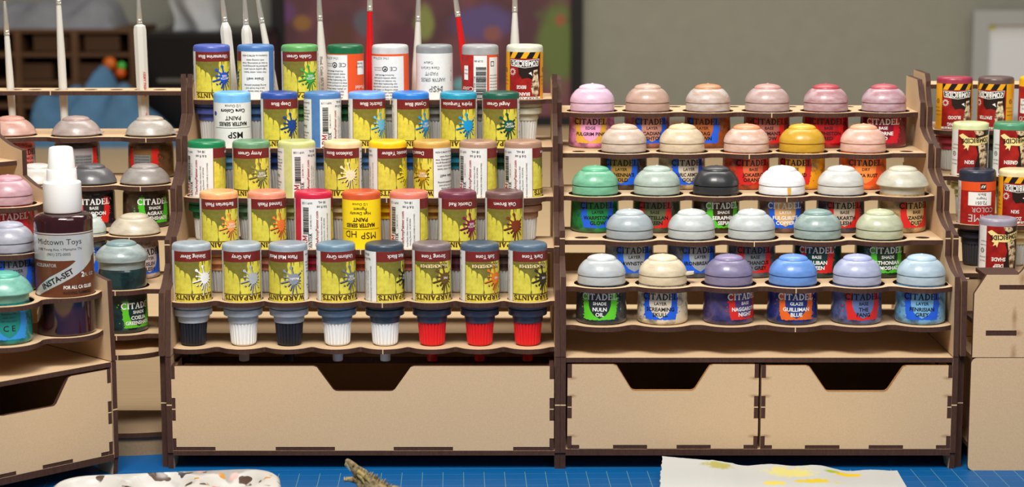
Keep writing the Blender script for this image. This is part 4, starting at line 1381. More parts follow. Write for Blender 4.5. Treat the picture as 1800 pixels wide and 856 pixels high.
BL, RD, GR = (32, 92, 214), (206, 38, 34), (92, 200, 42)
POTS = [
 # lid, lid top, body, splash, shield, ink, kind, lines, turn, label
 [((200, 208, 212), (206, 212, 214), (46, 52, 60), GR, (38, 44, 48), 'w', 'SHADE', ('NULN', 'OIL'), -4, 'pale grey-lidded pot with vivid green splash, left end of the front pot row'),
  ((236, 222, 192), (232, 216, 184), (222, 208, 180), BL, (216, 204, 182), 'k', 'LAYER', ('SCREAMING', 'SKULL'), -5, 'cream pot with blue splash and a tab on its lid, front pot row'),
  ((146, 138, 172), (140, 128, 168), (68, 58, 112), RD, (74, 60, 118), 'w', 'BASE', ('NAGGAROTH', 'NIGHT'), 42, 'purple-lidded pot with red splash turned right, front pot row'),
  ((116, 164, 236), (104, 152, 236), (32, 48, 118), (226, 98, 28), (36, 52, 120), 'w', 'GLAZE', ('GUILLIMAN', 'BLUE'), 10, 'bright blue-lidded pot with orange splash, front pot row'),
  ((190, 198, 226), (172, 180, 224), (86, 96, 142), RD, (96, 112, 160), 'k', 'BASE', ('THE', 'FANG'), 17, 'pale lilac-lidded slate blue pot with red splash, front pot row'),
  ((192, 214, 228), (180, 208, 228), (112, 168, 208), BL, (120, 176, 214), 'k', 'LAYER', ('FENRISIAN', 'GREY'), 5, 'pale ice-blue pot with blue splash, right end of the front pot row')],
 [((178, 190, 196), (186, 196, 200), (124, 130, 136), BL, (146, 152, 158), 'k', 'LAYER', ('DAWNSTONE',), 12, 'mid grey pot with blue splash, left end of the second pot row'),
  ((206, 213, 214), (206, 212, 212), (84, 90, 106), BL, (150, 156, 164), 'k', 'LAYER', ('IRONBREAKER',), 22, 'pale grey-lidded steel pot with blue splash, second in its row, above the purple pot'),
  ((206, 214, 214), (204, 212, 212), (94, 96, 102), RD, (104, 108, 114), 'k', 'BASE', ('MECHANICUS', 'STD GREY'), 10, 'pale grey-lidded dark grey pot with red splash, middle of the second pot row'),
  ((172, 192, 188), (128, 158, 152), (20, 62, 56), RD, (18, 56, 50), 'w', 'BASE', ('CALIBAN', 'GREEN'), 0, 'grey-green-lidded dark green pot with red splash, second pot row'),
  ((206, 212, 184), (192, 200, 160), (34, 56, 32), (74, 184, 42), (34, 56, 32), 'w', 'SHADE', ('ATHONIAN', 'CAMOSHADE'), 22, 'pale green-lidded dark pot with green splash, right end of the second pot row')],
 [((136, 204, 170), (96, 184, 140), (24, 124, 64), BL, (28, 128, 68), 'k', 'LAYER', ('WARPSTONE', 'GLOW'), 7, 'green pot with blue splash, left end of the middle pot row'),
  ((192, 207, 197), (176, 196, 184), (72, 82, 58), RD, (92, 96, 66), 'k', 'BASE', ('CASTELLAN', 'GREEN'), -4, 'pale sage-lidded olive pot with red splash, middle pot row'),
  ((48, 50, 53), (52, 54, 57), (64, 44, 22), (82, 190, 42), (60, 42, 22), 'w', 'SHADE', ('SERAPHIM', 'SEPIA'), 20, 'black-lidded pot with green splash, middle pot row'),
  ((240, 242, 245), (242, 244, 246), (122, 88, 78), BL, (214, 166, 108), 'w', 'LAYER', ('FULGURITE', 'COPPER'), 10, 'pure white-lidded pot with blue splash, middle pot row'),
  ((226, 226, 222), (222, 222, 216), (74, 66, 76), RD, (190, 170, 150), 'k', 'BASE', ('RAKARTH', 'FLESH'), 11, 'off-white-lidded pot with red splash, middle pot row'),
  ((212, 208, 190), (206, 202, 180), (186, 152, 104), RD, (196, 164, 116), 'k', 'BASE', ('ZANDRI', 'DUST'), 38, 'flared grey-lidded sandy pot with red splash, right end of the middle pot row')],
 [((226, 208, 194), (214, 186, 160), (74, 56, 42), BL, (160, 124, 60), 'k', 'LAYER', ("GEHENNA'S", 'GOLD'), -6, 'beige-lidded dark brown pot with blue splash, left end of the fourth pot row'),
  ((236, 217, 190), (232, 206, 158), (202, 174, 134), BL, (206, 190, 168), 'k', 'LAYER', ('AURIC ARMOUR', 'GOLD'), 18, 'cream-lidded pale gold pot with blue splash, fourth pot row'),
  ((236, 208, 194), (230, 152, 104), (204, 74, 38), RD, (216, 104, 66), 'k', 'BASE', ('JOKAERO', 'ORANGE'), 19, 'orange-topped pot with red splash, middle of the fourth pot row'),
  ((224, 178, 60), (236, 186, 44), (238, 164, 34), RD, (238, 176, 70), 'k', 'BASE', ('AVERLAND', 'SUNSET'), -17, 'mustard yellow pot with red splash, fourth pot row'),
  ((244, 204, 190), (242, 174, 134), (242, 112, 42), (232, 84, 38), (248, 140, 66), 'k', 'DRY', ('RYZA RUST',), 9, 'peach-lidded orange pot, right end of the fourth pot row')],
 [((236, 202, 226), (234, 204, 226), (218, 134, 178), (216, 166, 62), (226, 156, 196), 'k', 'EDGE', ('FULGRIM PINK',), -4, 'pink pot with gold splash, left end of the back pot row'),
  ((206, 174, 160), (202, 170, 150), (166, 104, 88), BL, (186, 130, 112), 'k', 'LAYER', ('CADIAN', 'FLESHTONE'), 12, 'flesh-coloured pot with blue splash, second in the back pot row'),
  ((216, 204, 200), (206, 140, 92), (152, 78, 34), BL, (168, 92, 44), 'k', 'LAYER', ('SKRAG', 'BROWN'), -12, 'clear-lidded rust brown pot with blue splash, back pot row'),
  ((206, 184, 180), (206, 150, 142), (132, 62, 54), RD, (160, 92, 84), 'k', 'BASE', ("BUGMAN'S", 'GLOW'), 6, 'dusky pink-lidded brown pot with red splash, back pot row'),
  ((206, 178, 183), (188, 64, 74), (154, 18, 28), (200, 26, 30), (160, 20, 30), 'k', 'BASE', ('MEPHISTON', 'RED'), 8, 'red-topped scarlet pot with dark lettering, fifth in the back pot row'),
  ((206, 182, 192), (192, 78, 92), (112, 14, 40), (192, 24, 40), (114, 14, 40), 'w', 'BASE', ('KHORNE', 'RED'), 0, 'red-topped maroon pot with white lettering, right end of the back pot row')]]
GB = 'domed paint pots on the stepped pot rack'
for j, row in enumerate(POTS):
    for i, d in enumerate(row):
        y, xs = rowsB[j]
        pot(xs[i], y + YF, BB[j] + .1, *d[:9], d[9], GB, seed=j * 10 + i, tab=(82 if (j, i) == (0, 1) else (70 if (j, i) == (0, 2) and False else None)), flare=((j, i) == (2, 5)))
white_pot = [o for o in bpy.data.objects if o.get('label', '').startswith('pure white-lidded')][0]
dp = Print()
dp.rect(1.2, 3.4, 25.2, 29.4, 'drip', 1)
dp.poly([(3.6, 29.6), (1.0, 29.6), (1.3, 25.4), (2.2, 24.9), (3.3, 25.3)], 'drip', 1)
dp.items.pop(0)
link('dried_drip', dp.mesh('dried_drip', INK, lambda v: 15.0 if v is None else 15.15 - .1 * (v - 25.6)), white_pot)['label'] = 'dried ochre drip'
GC = 'paint pots in the left corner rack'
CP = [
 [(-252.0, (176, 190, 190), (120, 148, 150), (20, 52, 58), (92, 190, 40), (20, 48, 50), 'w', 'SHADE', ('COELIA', 'GREENSHADE'), 38, 'tall smoky-lidded teal pot with green splash, lowest in the left corner rack', dict(tall=True))],
 [(-249.6, (218, 208, 188), (208, 196, 172), (206, 188, 178), BL, (190, 176, 176), 'k', 'LAYER', ('KISLEV', 'FLESH'), 34, 'beige-lidded pot with blue splash above the tall teal pot', dict(flare=True)),
  (-283.5, (204, 214, 210), (204, 214, 210), (150, 160, 160), BL, (170, 176, 176), 'k', 'LAYER', ('GREY',), 0, 'pale grey-green lid mostly hidden behind the spray bottle', {})],
 [(-248, (170, 164, 160), (158, 148, 144), (62, 50, 34), (74, 190, 40), (40, 34, 26), 'w', 'SHADE', ('AGRAX', 'EARTHSHADE'), 22, 'grey-lidded brown pot with bright green splash, left corner rack', dict(flare=True)),
  (-284.5, (92, 92, 96), (88, 88, 92), (34, 32, 38), RD, (36, 30, 34), 'w', 'BASE', ('ABADDON', 'BLACK'), 4, 'dark charcoal-lidded black pot with red splash, left corner rack', dict(flare=True)),
  (-321.0, (216, 213, 206), (214, 210, 202), (70, 80, 110), BL, (120, 130, 150), 'k', 'LAYER', ('BLUE',), 0, 'white-lidded pot left of the spray bottle nozzle, left corner rack', dict(flare=True))],
 [(-250, (200, 196, 188), (186, 172, 158), (96, 68, 42), (196, 32, 26), (120, 86, 50), 'k', 'TECH', ('TYPHUS',), -24, 'wide-lipped clear-lidded brown pot with red splash, top right of the left corner rack', dict(flare=True, back=True, tab=84)),
  (-301, (188, 174, 170), (174, 150, 144), (74, 58, 56), (200, 38, 30), (150, 140, 140), 'k', 'TECH', ('BLOOD',), 16, 'grey-lidded dark pot with red bar code label, top row of left corner rack', dict(flare=True, back=True, tab=78)),
  (-346, (212, 172, 160), (206, 150, 134), (206, 92, 82), (168, 164, 170), (214, 110, 98), 'k', 'TECHNICAL', ('MARTIAN', 'IRONEARTH'), 36, 'salmon pot cut off by the left edge, top row of left corner rack', dict(flare=True))]]
for j, row in enumerate(CP):
    for i, d in enumerate(row):
        pot(d[0], rowsC[j][0], BC[j] + .1, *d[1:10], d[10], GC, seed=200 + j * 10 + i, **d[11])
GW = 'paint pots on the sideways rack at the left edge'
for (row, a, dat, kw) in (
  (0, -62 + 10, ((140, 200, 184), (80, 176, 156), (22, 128, 118), (52, 140, 214), (30, 132, 122), 'k', 'DRY', ('CE',), 8, 'teal pot with blue shield label at the lower left edge'), dict(flare=True)),
  (1, -39, ((184, 186, 200), (170, 172, 190), (92, 96, 120), BL, (110, 112, 132), 'k', 'LAYER', ('GREY',), 14, 'grey-lilac-lidded pot with blue splash at the left edge, above the teal pot'), {}),
  (2, -20, ((216, 176, 186), (204, 150, 164), (176, 24, 40), (206, 36, 48), (180, 26, 42), 'w', 'LAYER', ('RED',), 4, 'pink-lidded red pot at the left edge, uppermost on the sideways rack'), {})):
    X, Y = wing(a if row else -62, rowsW[row][0])
    pot(X, Y, BB[row] + .1, *dat[:9], dat[9], GW, seed=300 + row, **kw)

# ------------------------------------------------------------------ spray bottle
SBX, SBY = wing(-20.6, 19.4)
sb = root('spray_bottle', 'brown spray bottle with white nozzle cap and silver label, on the left rack', 'spray bottle', (SBX, SBY, BB[0] + .05), rot=(0, 0, math.atan2(-SBX, SBY) - math.radians(5)))
mb = MB(); mb.lathe([(0, .8), (15, .8), (16.4, 0), (17.3, .6), (17.6, 1.8), (17.6, 70), (17.2, 71.8), (15.8, 73), (13, 73.6), (10.6, 74.2), (10.4, 76), (0, 76)], 72)
mb.build('bottle_body', [mat((62, 22, 20), 0.08, 0.6, rgb2=(24, 14, 26), nscale=45, coat=.6, name='amber_plastic')], sb, 40)
mb = MB(); mb.lathe([(0, 74.4), (11.4, 74.4), (11.7, 74.9), (11.4, 92), (10.9, 92.6), (9.4, 92.8), (9.1, 93.2), (8.9, 99.6), (8.6, 100.2), (8.2, 100.4), (7.2, 112.4), (6.7, 113.2), (5.4, 113.7), (0, 113.8)], 96,
         rfun=lambda r, z, i, a: r - (.4 if i % 3 == 0 and 75 < z < 90 else 0) - (.0))
mb.build('spray_nozzle', [mat((240, 240, 238), 0.35, 0.5, name='white_cap')], sb, 35)
p, q = Print(), Print()
R18 = 17.6
p.rect(-26, 26, 24.5, 63.4, 'amber', 0); p.rect(-26, 26, 62.6, 63.2, 'lightgrey', 1)
p.poly([(-26, 62), (26, 62), (26, 50), (19, 47), (13, 43.4), (7, 46.6), (-26, 46.6)], 'silver', 1)
p.poly([(13, 49.5), (22, 52), (20, 45.5), (13, 40.5), (6, 36.4), (-17, 24.8), (-22.5, 24.8), (-22, 27), (-8, 36.5), (4, 43)], 'silver', 1)
q.text('Midtown Toys', 3.6, -2, 58.2, 'black', 2, 0, sx=1.05, fit=29)
q.text('2188 Young Ave. • Memphis TN', 1.6, -2, 53.6, 'black', 2, 0, fit=29)
q.text('(901) 272-0005', 1.7, -2, 50.6, 'black', 2, 0)
q.text('ACCELERATOR', 2.1, -11.5, 43.8, 'lightgrey', 2, 0, fit=16)
q.text('INSTA-SET', 3.5, -3.6, 35.4, 'black', 2, 28, bold=.03, fit=25)
q.text('2', 3.2, 12.5, 37.8, 'white', 2, 0, bold=.02); q.text('FL. OZ', 2, 17.6, 37.4, 'lightgrey', 2, 0)
q.text('FOR ALL CA GLUES', 2.1, 9.8, 30.4, 'white', 2, 0, bold=.02, fit=19)
q.text('WARNING: FLAMMABLE', 2.0, 9.4, 27, 'black', 2, 0, bold=.01, fit=19)
lo = link('label', p.mesh('label', INK, lambda v: R18), sb)
link('lettering', q.mesh('lettering', INK, lambda v: R18), lo)

# ------------------------------------------------------------------ brushes
FERR = mat((232, 228, 220), 0.32, 0.5, metal=0.8, name='ferrule')
HAIR = mat((120, 62, 34), 0.6, 0.3, noise=.3, nscale=900, name='bristle')
WHB = mat((204, 202, 194), 0.35, 0.5, name='white_lacquer')
RDB = mat((196, 22, 26), 0.25, 0.5, coat=.4, name='red_lacquer')
def brush(px0, py0, px1, py1, Y, zb, hr, fy, m_, label, group, tri=False, textstr=None, flare=None):
    """(px0,py0)-(px1,py1): two points of its axis; fy = pixel row where handle meets ferrule; hr = handle radius"""
    za, zc = zat(py0, Y), zat(py1, Y)
    xa, xc_ = xat(px0, Y, za), xat(px1, Y, zc)
    k = (xa - xc_) / (za - zc)
    xb = xc_ + (zb - zc) * k
    lean = math.atan(k)
    L = (zat(fy, Y) - zb) / math.cos(lean)
    r = root('paint_brush', label, 'paint brush', (xb, Y, zb), 0, group, rot=(0, lean, math.pi / 8 - math.atan2(xb, Y)) if flare else (0, lean, 0))
    fr_ = 1.7
    mb = MB()
    if flare:
        fl = (zat(flare, Y) - zb)
        mb.lathe([(0, 0), (hr * .7, .3), (hr * .8, 2), (hr, fl * .5), (hr * 1.02, fl - 2), (hr * .9, fl + 1), (fr_ + .3, min(L - .2, fl + 6)), (fr_, L), (0, L)], 8)
    else:
        mb.lathe([(0, 0), (hr * .75, .3), (hr * .9, 3), (hr, L * .35), (hr * .96, L * .6), (fr_ * 1.1, L * .97), (fr_, L), (0, L)], 24)
    mb.build('handle', [m_], r, 40)
    mb = MB(); mb.lathe([(0, L - .2), (fr_ + .25, L - .2), (fr_ + .3, L + 1), (fr_ + .05, L + 1.3), (fr_ + .3, L + 2), (fr_ + .3, L + 3), (fr_ + .05, L + 3.3), (fr_ + .25, L + 4), (fr_ * .8, L + 20), (fr_ * .6, L + 24), (0, L + 24)], 24)
    mb.build('ferrule', [FERR], r, 40)
    mb = MB(); mb.lathe([(0, L + 23.9), (fr_ * .55, L + 24), (fr_ * .6, L + 28), (fr_ * .3, L + 34), (0, L + 38)], 16)
    mb.build('bristles', [HAIR], r, 40)
    if textstr:
        q = Print()
        for s, h, v, c_, rot_ in textstr:
            q.text(s, h, 0, v, c_, 0, rot_, bold=.02)
        link('lettering', q.mesh('lettering', INK, lambda v: hr), r)
    return r
GBR = 'brushes standing behind the bottle rack'
GBL = 'brushes standing in the left corner rack'
zb4 = BC[4] + .05
brush(22, 60, 62, 205, 1425, zb4, 2.7, 62, WHB, 'slim white brush at the left edge, in the left corner rack', GBL) if False else None
brush(12, 62, 22, 205, 1425, zb4, 2.6, 62, WHB, 'slim white brush leaning at the left edge, leftmost in the left corner rack', GBL)
brush(103, 8, 113, 200, 1425, zb4, 2.9, 8, WHB, 'slim white brush, middle one of the three in the left corner rack', GBL)
brush(245, 40, 253, 200, 1425, zb4, 4.6, 42, WHB, 'thick white brush with red lettering, left corner rack', GBL, flare=48, textstr=[('ARMY PAINTER', 1.9, 33, 'pinkred', -90), ('Wargamer', 1.4, 9, 'pinkred', -90)])
za4 = BA[4] + .05
YB = YF + rowsA[4][0] + 30
def bA(i, *a, **k): return brush(*a[:4], YB, za4, *a[4:], **k)
bA(0, 393, 30, 400, 90, 4.0, 38, WHB, 'white brush with flared handle behind the ultramarine bottle', GBR, flare=50)
bA(1, 431, 30, 434, 75, 3.8, 43, WHB, 'white brush with flared handle, left one of the pair behind the blue bottle', GBR, flare=54)
bA(2, 458, 25, 467, 75, 3.0, 40, WHB, 'leaning white brush, right one of the pair behind the blue bottle', GBR)
bA(3, 562, 25, 568, 150, 3.9, 36, WHB, 'white brush with grey lettering right of the leaf green bottle', GBR, textstr=[('Prod. Code: BR7010', 2.0, 44, 'grey', -90)])
bA(4, 650, 18, 650, 150, 3.2, 19, RDB, 'upright glossy red brush left of the clear grey bottle', GBR)
bA(5, 735, 30, 733, 150, 3.6, 37, WHB, 'white brush between the clear grey bottle and the worn white label', GBR)
bA(6, 805, 28, 815, 100, 3.0, 29, RDB, 'leaning glossy red brush behind the red bar code bottle', GBR)
bA(7, 905, 15, 905, 70, 4.2, 21, WHB, 'white brush behind the hazard-striped bottle', GBR)

# ------------------------------------------------------------------ foreground
# palette: one moulded sheet with wells
m = bpy.data.materials.new('palette_plastic'); m.use_nodes = True
nt = m.node_tree; b = nt.nodes['Principled BSDF']
b.inputs['Roughness'].default_value = 0.35
tc = nt.nodes.new('ShaderNodeTexCoord')
base = None
def mixnode(fac, c1, c2rgb):
    mx = nt.nodes.new('ShaderNodeMix'); mx.data_type = 'RGBA'
    nt.links.new(fac, mx.inputs['Factor'])
    if isinstance(c1, tuple): mx.inputs['A'].default_value = (*lin(c1), 1)
    else: nt.links.new(c1, mx.inputs['A'])
    mx.inputs['B'].default_value = (*lin(c2rgb), 1)
    return mx.outputs['Result']
cur_ = (190, 187, 182)
for i, (c2, scl, lo_, hi_) in enumerate((((150, 146, 142), 38, .56, .6), ((74, 52, 40), 80, .63, .65), ((204, 60, 44), 62, .69, .71), ((60, 58, 60), 95, .65, .67), ((186, 132, 50), 88, .68, .70), ((214, 150, 140), 45, .66, .69), ((52, 90, 170), 55, .72, .74))):
    n = nt.nodes.new('ShaderNodeTexNoise'); n.noise_dimensions = '4D'; n.inputs['W'].default_value = i * 3.7 + 1
    n.inputs['Scale'].default_value = scl; n.inputs['Detail'].default_value = 2
    nt.links.new(tc.outputs['Object'], n.inputs['Vector'])
    rp = nt.nodes.new('ShaderNodeValToRGB'); rp.color_ramp.elements[0].position = lo_; rp.color_ramp.elements[1].position = hi_
    nt.links.new(n.outputs['Fac'], rp.inputs['Fac'])
    cur_ = mixnode(rp.outputs['Color'], cur_, c2)
nt.links.new(cur_, b.inputs['Base Color'])
PALM = m
pr = root('paint_palette', 'white plastic palette spattered with dried paint, cut off at the bottom left', 'palette', (-199, 1130, MATZ), rz=math.radians(9))
PW, PD, PR = 66.0, 50.0, 22.0
wells = [(-43, 27, 18), (-3, 28, 19), (39, 27, 18), (-44, -18, 17), (-6, -18, 19), (36, -18, 18)]
def sdf(x, y):
    qx, qy = abs(x) - (PW - PR), abs(y) - (PD - PR)
    return math.hypot(max(qx, 0), max(qy, 0)) + min(max(qx, qy), 0) - PR
def ph(x, y):
    d = -sdf(x, y)
    z = 12.4
    if d < 3: z = 12.4 - (3 - d) ** 2 * .2
    for wx, wy, wr_ in wells:
        t_ = math.hypot(x - wx, y - wy) / wr_
        if t_ < 1: z -= 9 * (1 - t_ * t_) ** .7
    return z
NA, NR = 96, 34
vs, fs = [(0, 0, ph(0, 0))], []
for k in range(1, NR + 1):
    for i in range(NA):
        a = 2 * math.pi * i / NA
        lo2, hi2 = 0, 120
        for _ in range(18):
            md = (lo2 + hi2) / 2
            if sdf(md * math.cos(a), md * math.sin(a)) < 0: lo2 = md
            else: hi2 = md
        rr = lo2 * k / NR
        vs.append((rr * math.cos(a), rr * math.sin(a), ph(rr * math.cos(a), rr * math.sin(a))))
for i in range(NA):
    fs.append((0, 1 + i, 1 + (i + 1) % NA))
for k in range(NR - 1):
    for i in range(NA):
        a, b2 = 1 + k * NA + i, 1 + k * NA + (i + 1) % NA
        fs.append((a, a + NA, b2 + NA, b2))
o_ = 1 + (NR - 1) * NA
n0 = len(vs)
for i in range(NA):
    x, y, z = vs[o_ + i]
    vs.append((x * 1.012, y * 1.012, 0))
for i in range(NA):
    fs.append((o_ + i, n0 + i, n0 + (i + 1) % NA, o_ + (i + 1) % NA))
fs.append(tuple(n0 + i for i in range(NA))[::-1])
mb = MB(); mb.add(vs, fs); mb.build('tray', [PALM], pr, 50)

# paper towel with yellow stains
m = bpy.data.materials.new('stained_paper'); m.use_nodes = True
nt = m.node_tree; b = nt.nodes['Principled BSDF']; b.inputs['Roughness'].default_value = .9; b.inputs['Specular IOR Level'].default_value = .1
tc = nt.nodes.new('ShaderNodeTexCoord')
cur_ = (184, 184, 180)
for (sx, sy, rx, ry, c2, w) in ((-38, 72, 11, 5, (168, 160, 92), 1), (6, 66, 17, 9, (206, 196, 120), 2), (34, 70, 8, 3, (150, 168, 40), 3), (42, 68, 9, 4, (214, 178, 40), 4), (20, 52, 14, 4, (206, 180, 50), 5), (-6, 48, 8, 4, (208, 190, 90), 6)):
    mp_ = nt.nodes.new('ShaderNodeMapping')
    mp_.inputs['Location'].default_value = (-sx / rx, -sy / ry, 0)
    mp_.inputs['Scale'].default_value = (1000 / rx, 1000 / ry, 0)
    nt.links.new(tc.outputs['Object'], mp_.inputs['Vector'])
    ln = nt.nodes.new('ShaderNodeVectorMath'); ln.operation = 'LENGTH'
    nt.links.new(mp_.outputs['Vector'], ln.inputs[0])
    n = nt.nodes.new('ShaderNodeTexNoise'); n.noise_dimensions = '4D'; n.inputs['W'].default_value = w * 2.3; n.inputs['Scale'].default_value = 220
    nt.links.new(tc.outputs['Object'], n.inputs['Vector'])
    ad = nt.nodes.new('ShaderNodeMath'); ad.operation = 'MULTIPLY_ADD'; ad.inputs[1].default_value = 1.6; 
    nt.links.new(n.outputs['Fac'], ad.inputs[0]); nt.links.new(ln.outputs['Value'], ad.inputs[2])
    rp = nt.nodes.new('ShaderNodeValToRGB'); rp.color_ramp.elements[0].position = .75; rp.color_ramp.elements[0].color = (1, 1, 1, 1)
    rp.color_ramp.elements[1].position = 1.0; rp.color_ramp.elements[1].color = (0, 0, 0, 1)
    mr = nt.nodes.new('ShaderNodeMath'); mr.operation = 'MULTIPLY'; mr.inputs[1].default_value = .55
    nt.links.new(ad.outputs[0], mr.inputs[0]); nt.links.new(mr.outputs[0], rp.inputs['Fac'])
    cur_ = mixnode(rp.outputs['Color'], cur_, c2)
nt.links.new(cur_, b.inputs['Base Color'])
NX, NY = 90, 40
vs, fs = [], []
rnd = random.Random(4)
jl = [rnd.uniform(-.5, .5) for _ in range(NY + 1)]; jt = [rnd.uniform(-.25, .25) for _ in range(NX + 1)]
def towel(i, j, dz_):
    u, v = i / NX, j / NY
    x = -72 + 145 * u + (jl[j] if i == 0 else 0) - (1 - u) * (1 - v) * 9
    y = 84 * v + (jt[i] if j == NY else 0) - 90 + 84 - u * 2.2 * v + 0
    y = -6 + 84 * v + (jt[i] if j == NY else 0) - (2.0 * u) * v
    z = .3 + v * v * (8.2 * (1 - u) ** 1.6 + 3.2 + 1.0 * math.sin(u * 13) * (u > .2) + .7 * math.sin(u * 29 + 1) * (u > .3)) + .5 * math.sin(u * 7) * (1 - v) * 0
    return (x, y, max(.15, z) + dz_)
for dz_ in (0.0, 0.35):
    for j in range(NY + 1):
        for i in range(NX + 1):
            vs.append(towel(i, j, dz_))
n1 = (NX + 1) * (NY + 1)
for j in range(NY):
    for i in range(NX):
        a = j * (NX + 1) + i
        fs.append((a, a + NX + 1, a + NX + 2, a + 1)); fs.append((n1 + a, n1 + a + 1, n1 + a + NX + 2, n1 + a + NX + 1))
ring = [i for i in range(NX + 1)] + [j * (NX + 1) + NX for j in range(1, NY + 1)] + [NY * (NX + 1) + i for i in range(NX - 1, -1, -1)] + [j * (NX + 1) for j in range(NY - 1, 0, -1)]
for k in range(len(ring)):
    a, b2 = ring[k], ring[(k + 1) % len(ring)]
    fs.append((a, b2, n1 + b2, n1 + a))
mb = MB(); mb.add(vs, fs)
pt = mb.build('paper_towel', [m], None, 60)
pt.location = (xat(1372, 1205, 4) * MM, 1137 * MM, MATZ * MM)
tag(pt, 'white paper towel with yellow-green paint stains on the blue mat', 'paper towel')

# ---- monster figurine
FY = 1122.0
fscale = FPX / (FY * CS + (CAMZ - 25) * SN)
def fp(px, py, dy=0.0):
    return ((px - 645) / fscale, dy, zat(py, FY) - MATZ)
fig = root('monster_figurine', 'small unpainted olive-brown horned monster figurine raising its open jaws', 'figurine', (xat(645, FY, 25), FY, MATZ))
def skin(name, pts, edges, mat_, parent, sub=2):
    me = bpy.data.meshes.new(name)
    me.from_pydata([tuple(c * MM for c in p[:3]) for p in pts], edges, [])
    o = link(name, me, parent)
    me.materials.append(mat_)
    md = o.modifiers.new('skin', 'SKIN')
    for i, p in enumerate(pts):
        me.skin_vertices[0].data[i].radius = (p[3] * MM, p[3] * MM)
    me.skin_vertices[0].data[0].use_root = True
    s = o.modifiers.new('sub', 'SUBSURF'); s.levels = s.render_levels = sub
    for f in me.polygons: f.use_smooth = True
    return o
FM = mat((142, 124, 86), .6, .35, rgb2=(70, 56, 34), nscale=420, thr=(.36, .6), bump=.5, name='olive_resin')
FM2 = mat((176, 158, 92), .55, .4, rgb2=(120, 100, 56), nscale=500, bump=.3, name='pale_horn')
def P(px, py, r, dy=0): 
    x, y, z = fp(px, py, dy)
    return (x, y, z, r)
pts = [P(672, 872, 8.0), P(655, 858, 6.2), P(641, 845, 4.8), P(632, 834, 3.9), P(625, 825, 3.0), P(618, 816, 2.3), P(612, 811, 1.7), P(608, 807.5, 1.2)]
ed = [(i, i + 1) for i in range(7)]
k0 = len(pts)
pts += [P(626, 843, 2.6), P(617, 843, 1.7), P(609, 842, 1.3), P(604, 846, 1.0)]
ed += [(2, k0), (k0, k0 + 1), (k0 + 1, k0 + 2), (k0 + 2, k0 + 3)]
k1 = len(pts)
pts += [P(700, 878, 8.5), P(730, 890, 6.5), P(760, 905, 4)]
ed += [(0, k1), (k1, k1 + 1), (k1 + 1, k1 + 2)]
k2 = len(pts)
for sx, base_i, px in ((-7, 0, 664), (7, 0, 676), (-7, k1, 712), (7, k1, 720)):
    i0 = len(pts)
    zz = (pts[base_i][2])
    pts += [(fp(px, 880)[0], sx, zz * .62, 3.2), (fp(px, 880)[0] - 3, sx * 1.35, zz * .3, 2.2), (fp(px, 880)[0] - 2, sx * 1.35, 1.6, 1.5), (fp(px, 880)[0] - 7, sx * 1.4, 1.4, 1.3)]
    ed += [(base_i, i0), (i0, i0 + 1), (i0 + 1, i0 + 2), (i0 + 2, i0 + 3)]
skin('body', pts, ed, FM, fig)
for (a, b2, r0, dy) in (((629, 826), (650, 843), 1.5, -3.2), ((630, 831), (641, 845), 1.2, -3.4), ((629, 826), (650, 842), 1.5, 3.2), ((630, 832), (642, 846), 1.2, 3.2)):
    mb = MB()
    A, B_ = Vector(fp(*a, dy)), Vector(fp(*b2, dy * 1.6))
    M_ = A.lerp(B_, .55) + Vector((.3, 0, .5))
    mb.tube(A, M_, r0, r0 * .9, 10); mb.tube(M_, B_, r0 * .9, .25, 10)
    mb.build('horn', [FM2], fig, 60)
mb = MB()
sp = [(634, 826), (639, 829), (644, 831), (649, 834), (653, 833), (657, 836), (661, 838), (665, 842), (670, 845), (675, 846), (680, 850), (686, 853), (692, 858)]
for i, (a, c_) in enumerate(sp):
    for dy in (-1.2, 1.2):
        A = Vector(fp(a - 1, c_ + 6, dy)); B_ = Vector(fp(a + 2.4, c_ - 3.5 + (i % 3), dy * 1.5))
        mb.tube(A, B_, 1.1, .2, 7)
o = mb.build('back_spikes', [FM], fig, 60); o['kind'] = 'stuff'
mb = MB()
for i in range(6):
    t_ = i / 5.0
    for dy in (-1.3, 1.3):
        A = Vector(fp(609 + 9 * t_, 812 + 11 * t_, dy)); B_ = Vector(fp(606.5 + 9 * t_, 817 + 10 * t_, dy))
        mb.tube(A, B_, .42, .1, 6)
for i in range(3):
    for dy in (-1, 1):
        A = Vector(fp(606 + 4 * i, 843, dy)); B_ = Vector(fp(605 + 4 * i, 838.5, dy)); mb.tube(A, B_, .35, .1, 6)
o = mb.build('teeth', [mat((206, 192, 140), .5, .4, name='tooth')], fig, 60); o['kind'] = 'stuff'
for dy in (-2.1, 2.1):
    mb = MB(); x, y, z = fp(622, 818, dy); mb.lathe([(0, -.6), (.4, -.45), (.6, 0), (.4, .45), (0, .6)], 10, c=(x, y, z)); mb.build('eye', [mat((30, 24, 18), .2, .5, name='eye')], fig, 80)

# ------------------------------------------------------------------ background (out of focus)
def bgx(px, Y, z=60): return xat(px, Y, z)
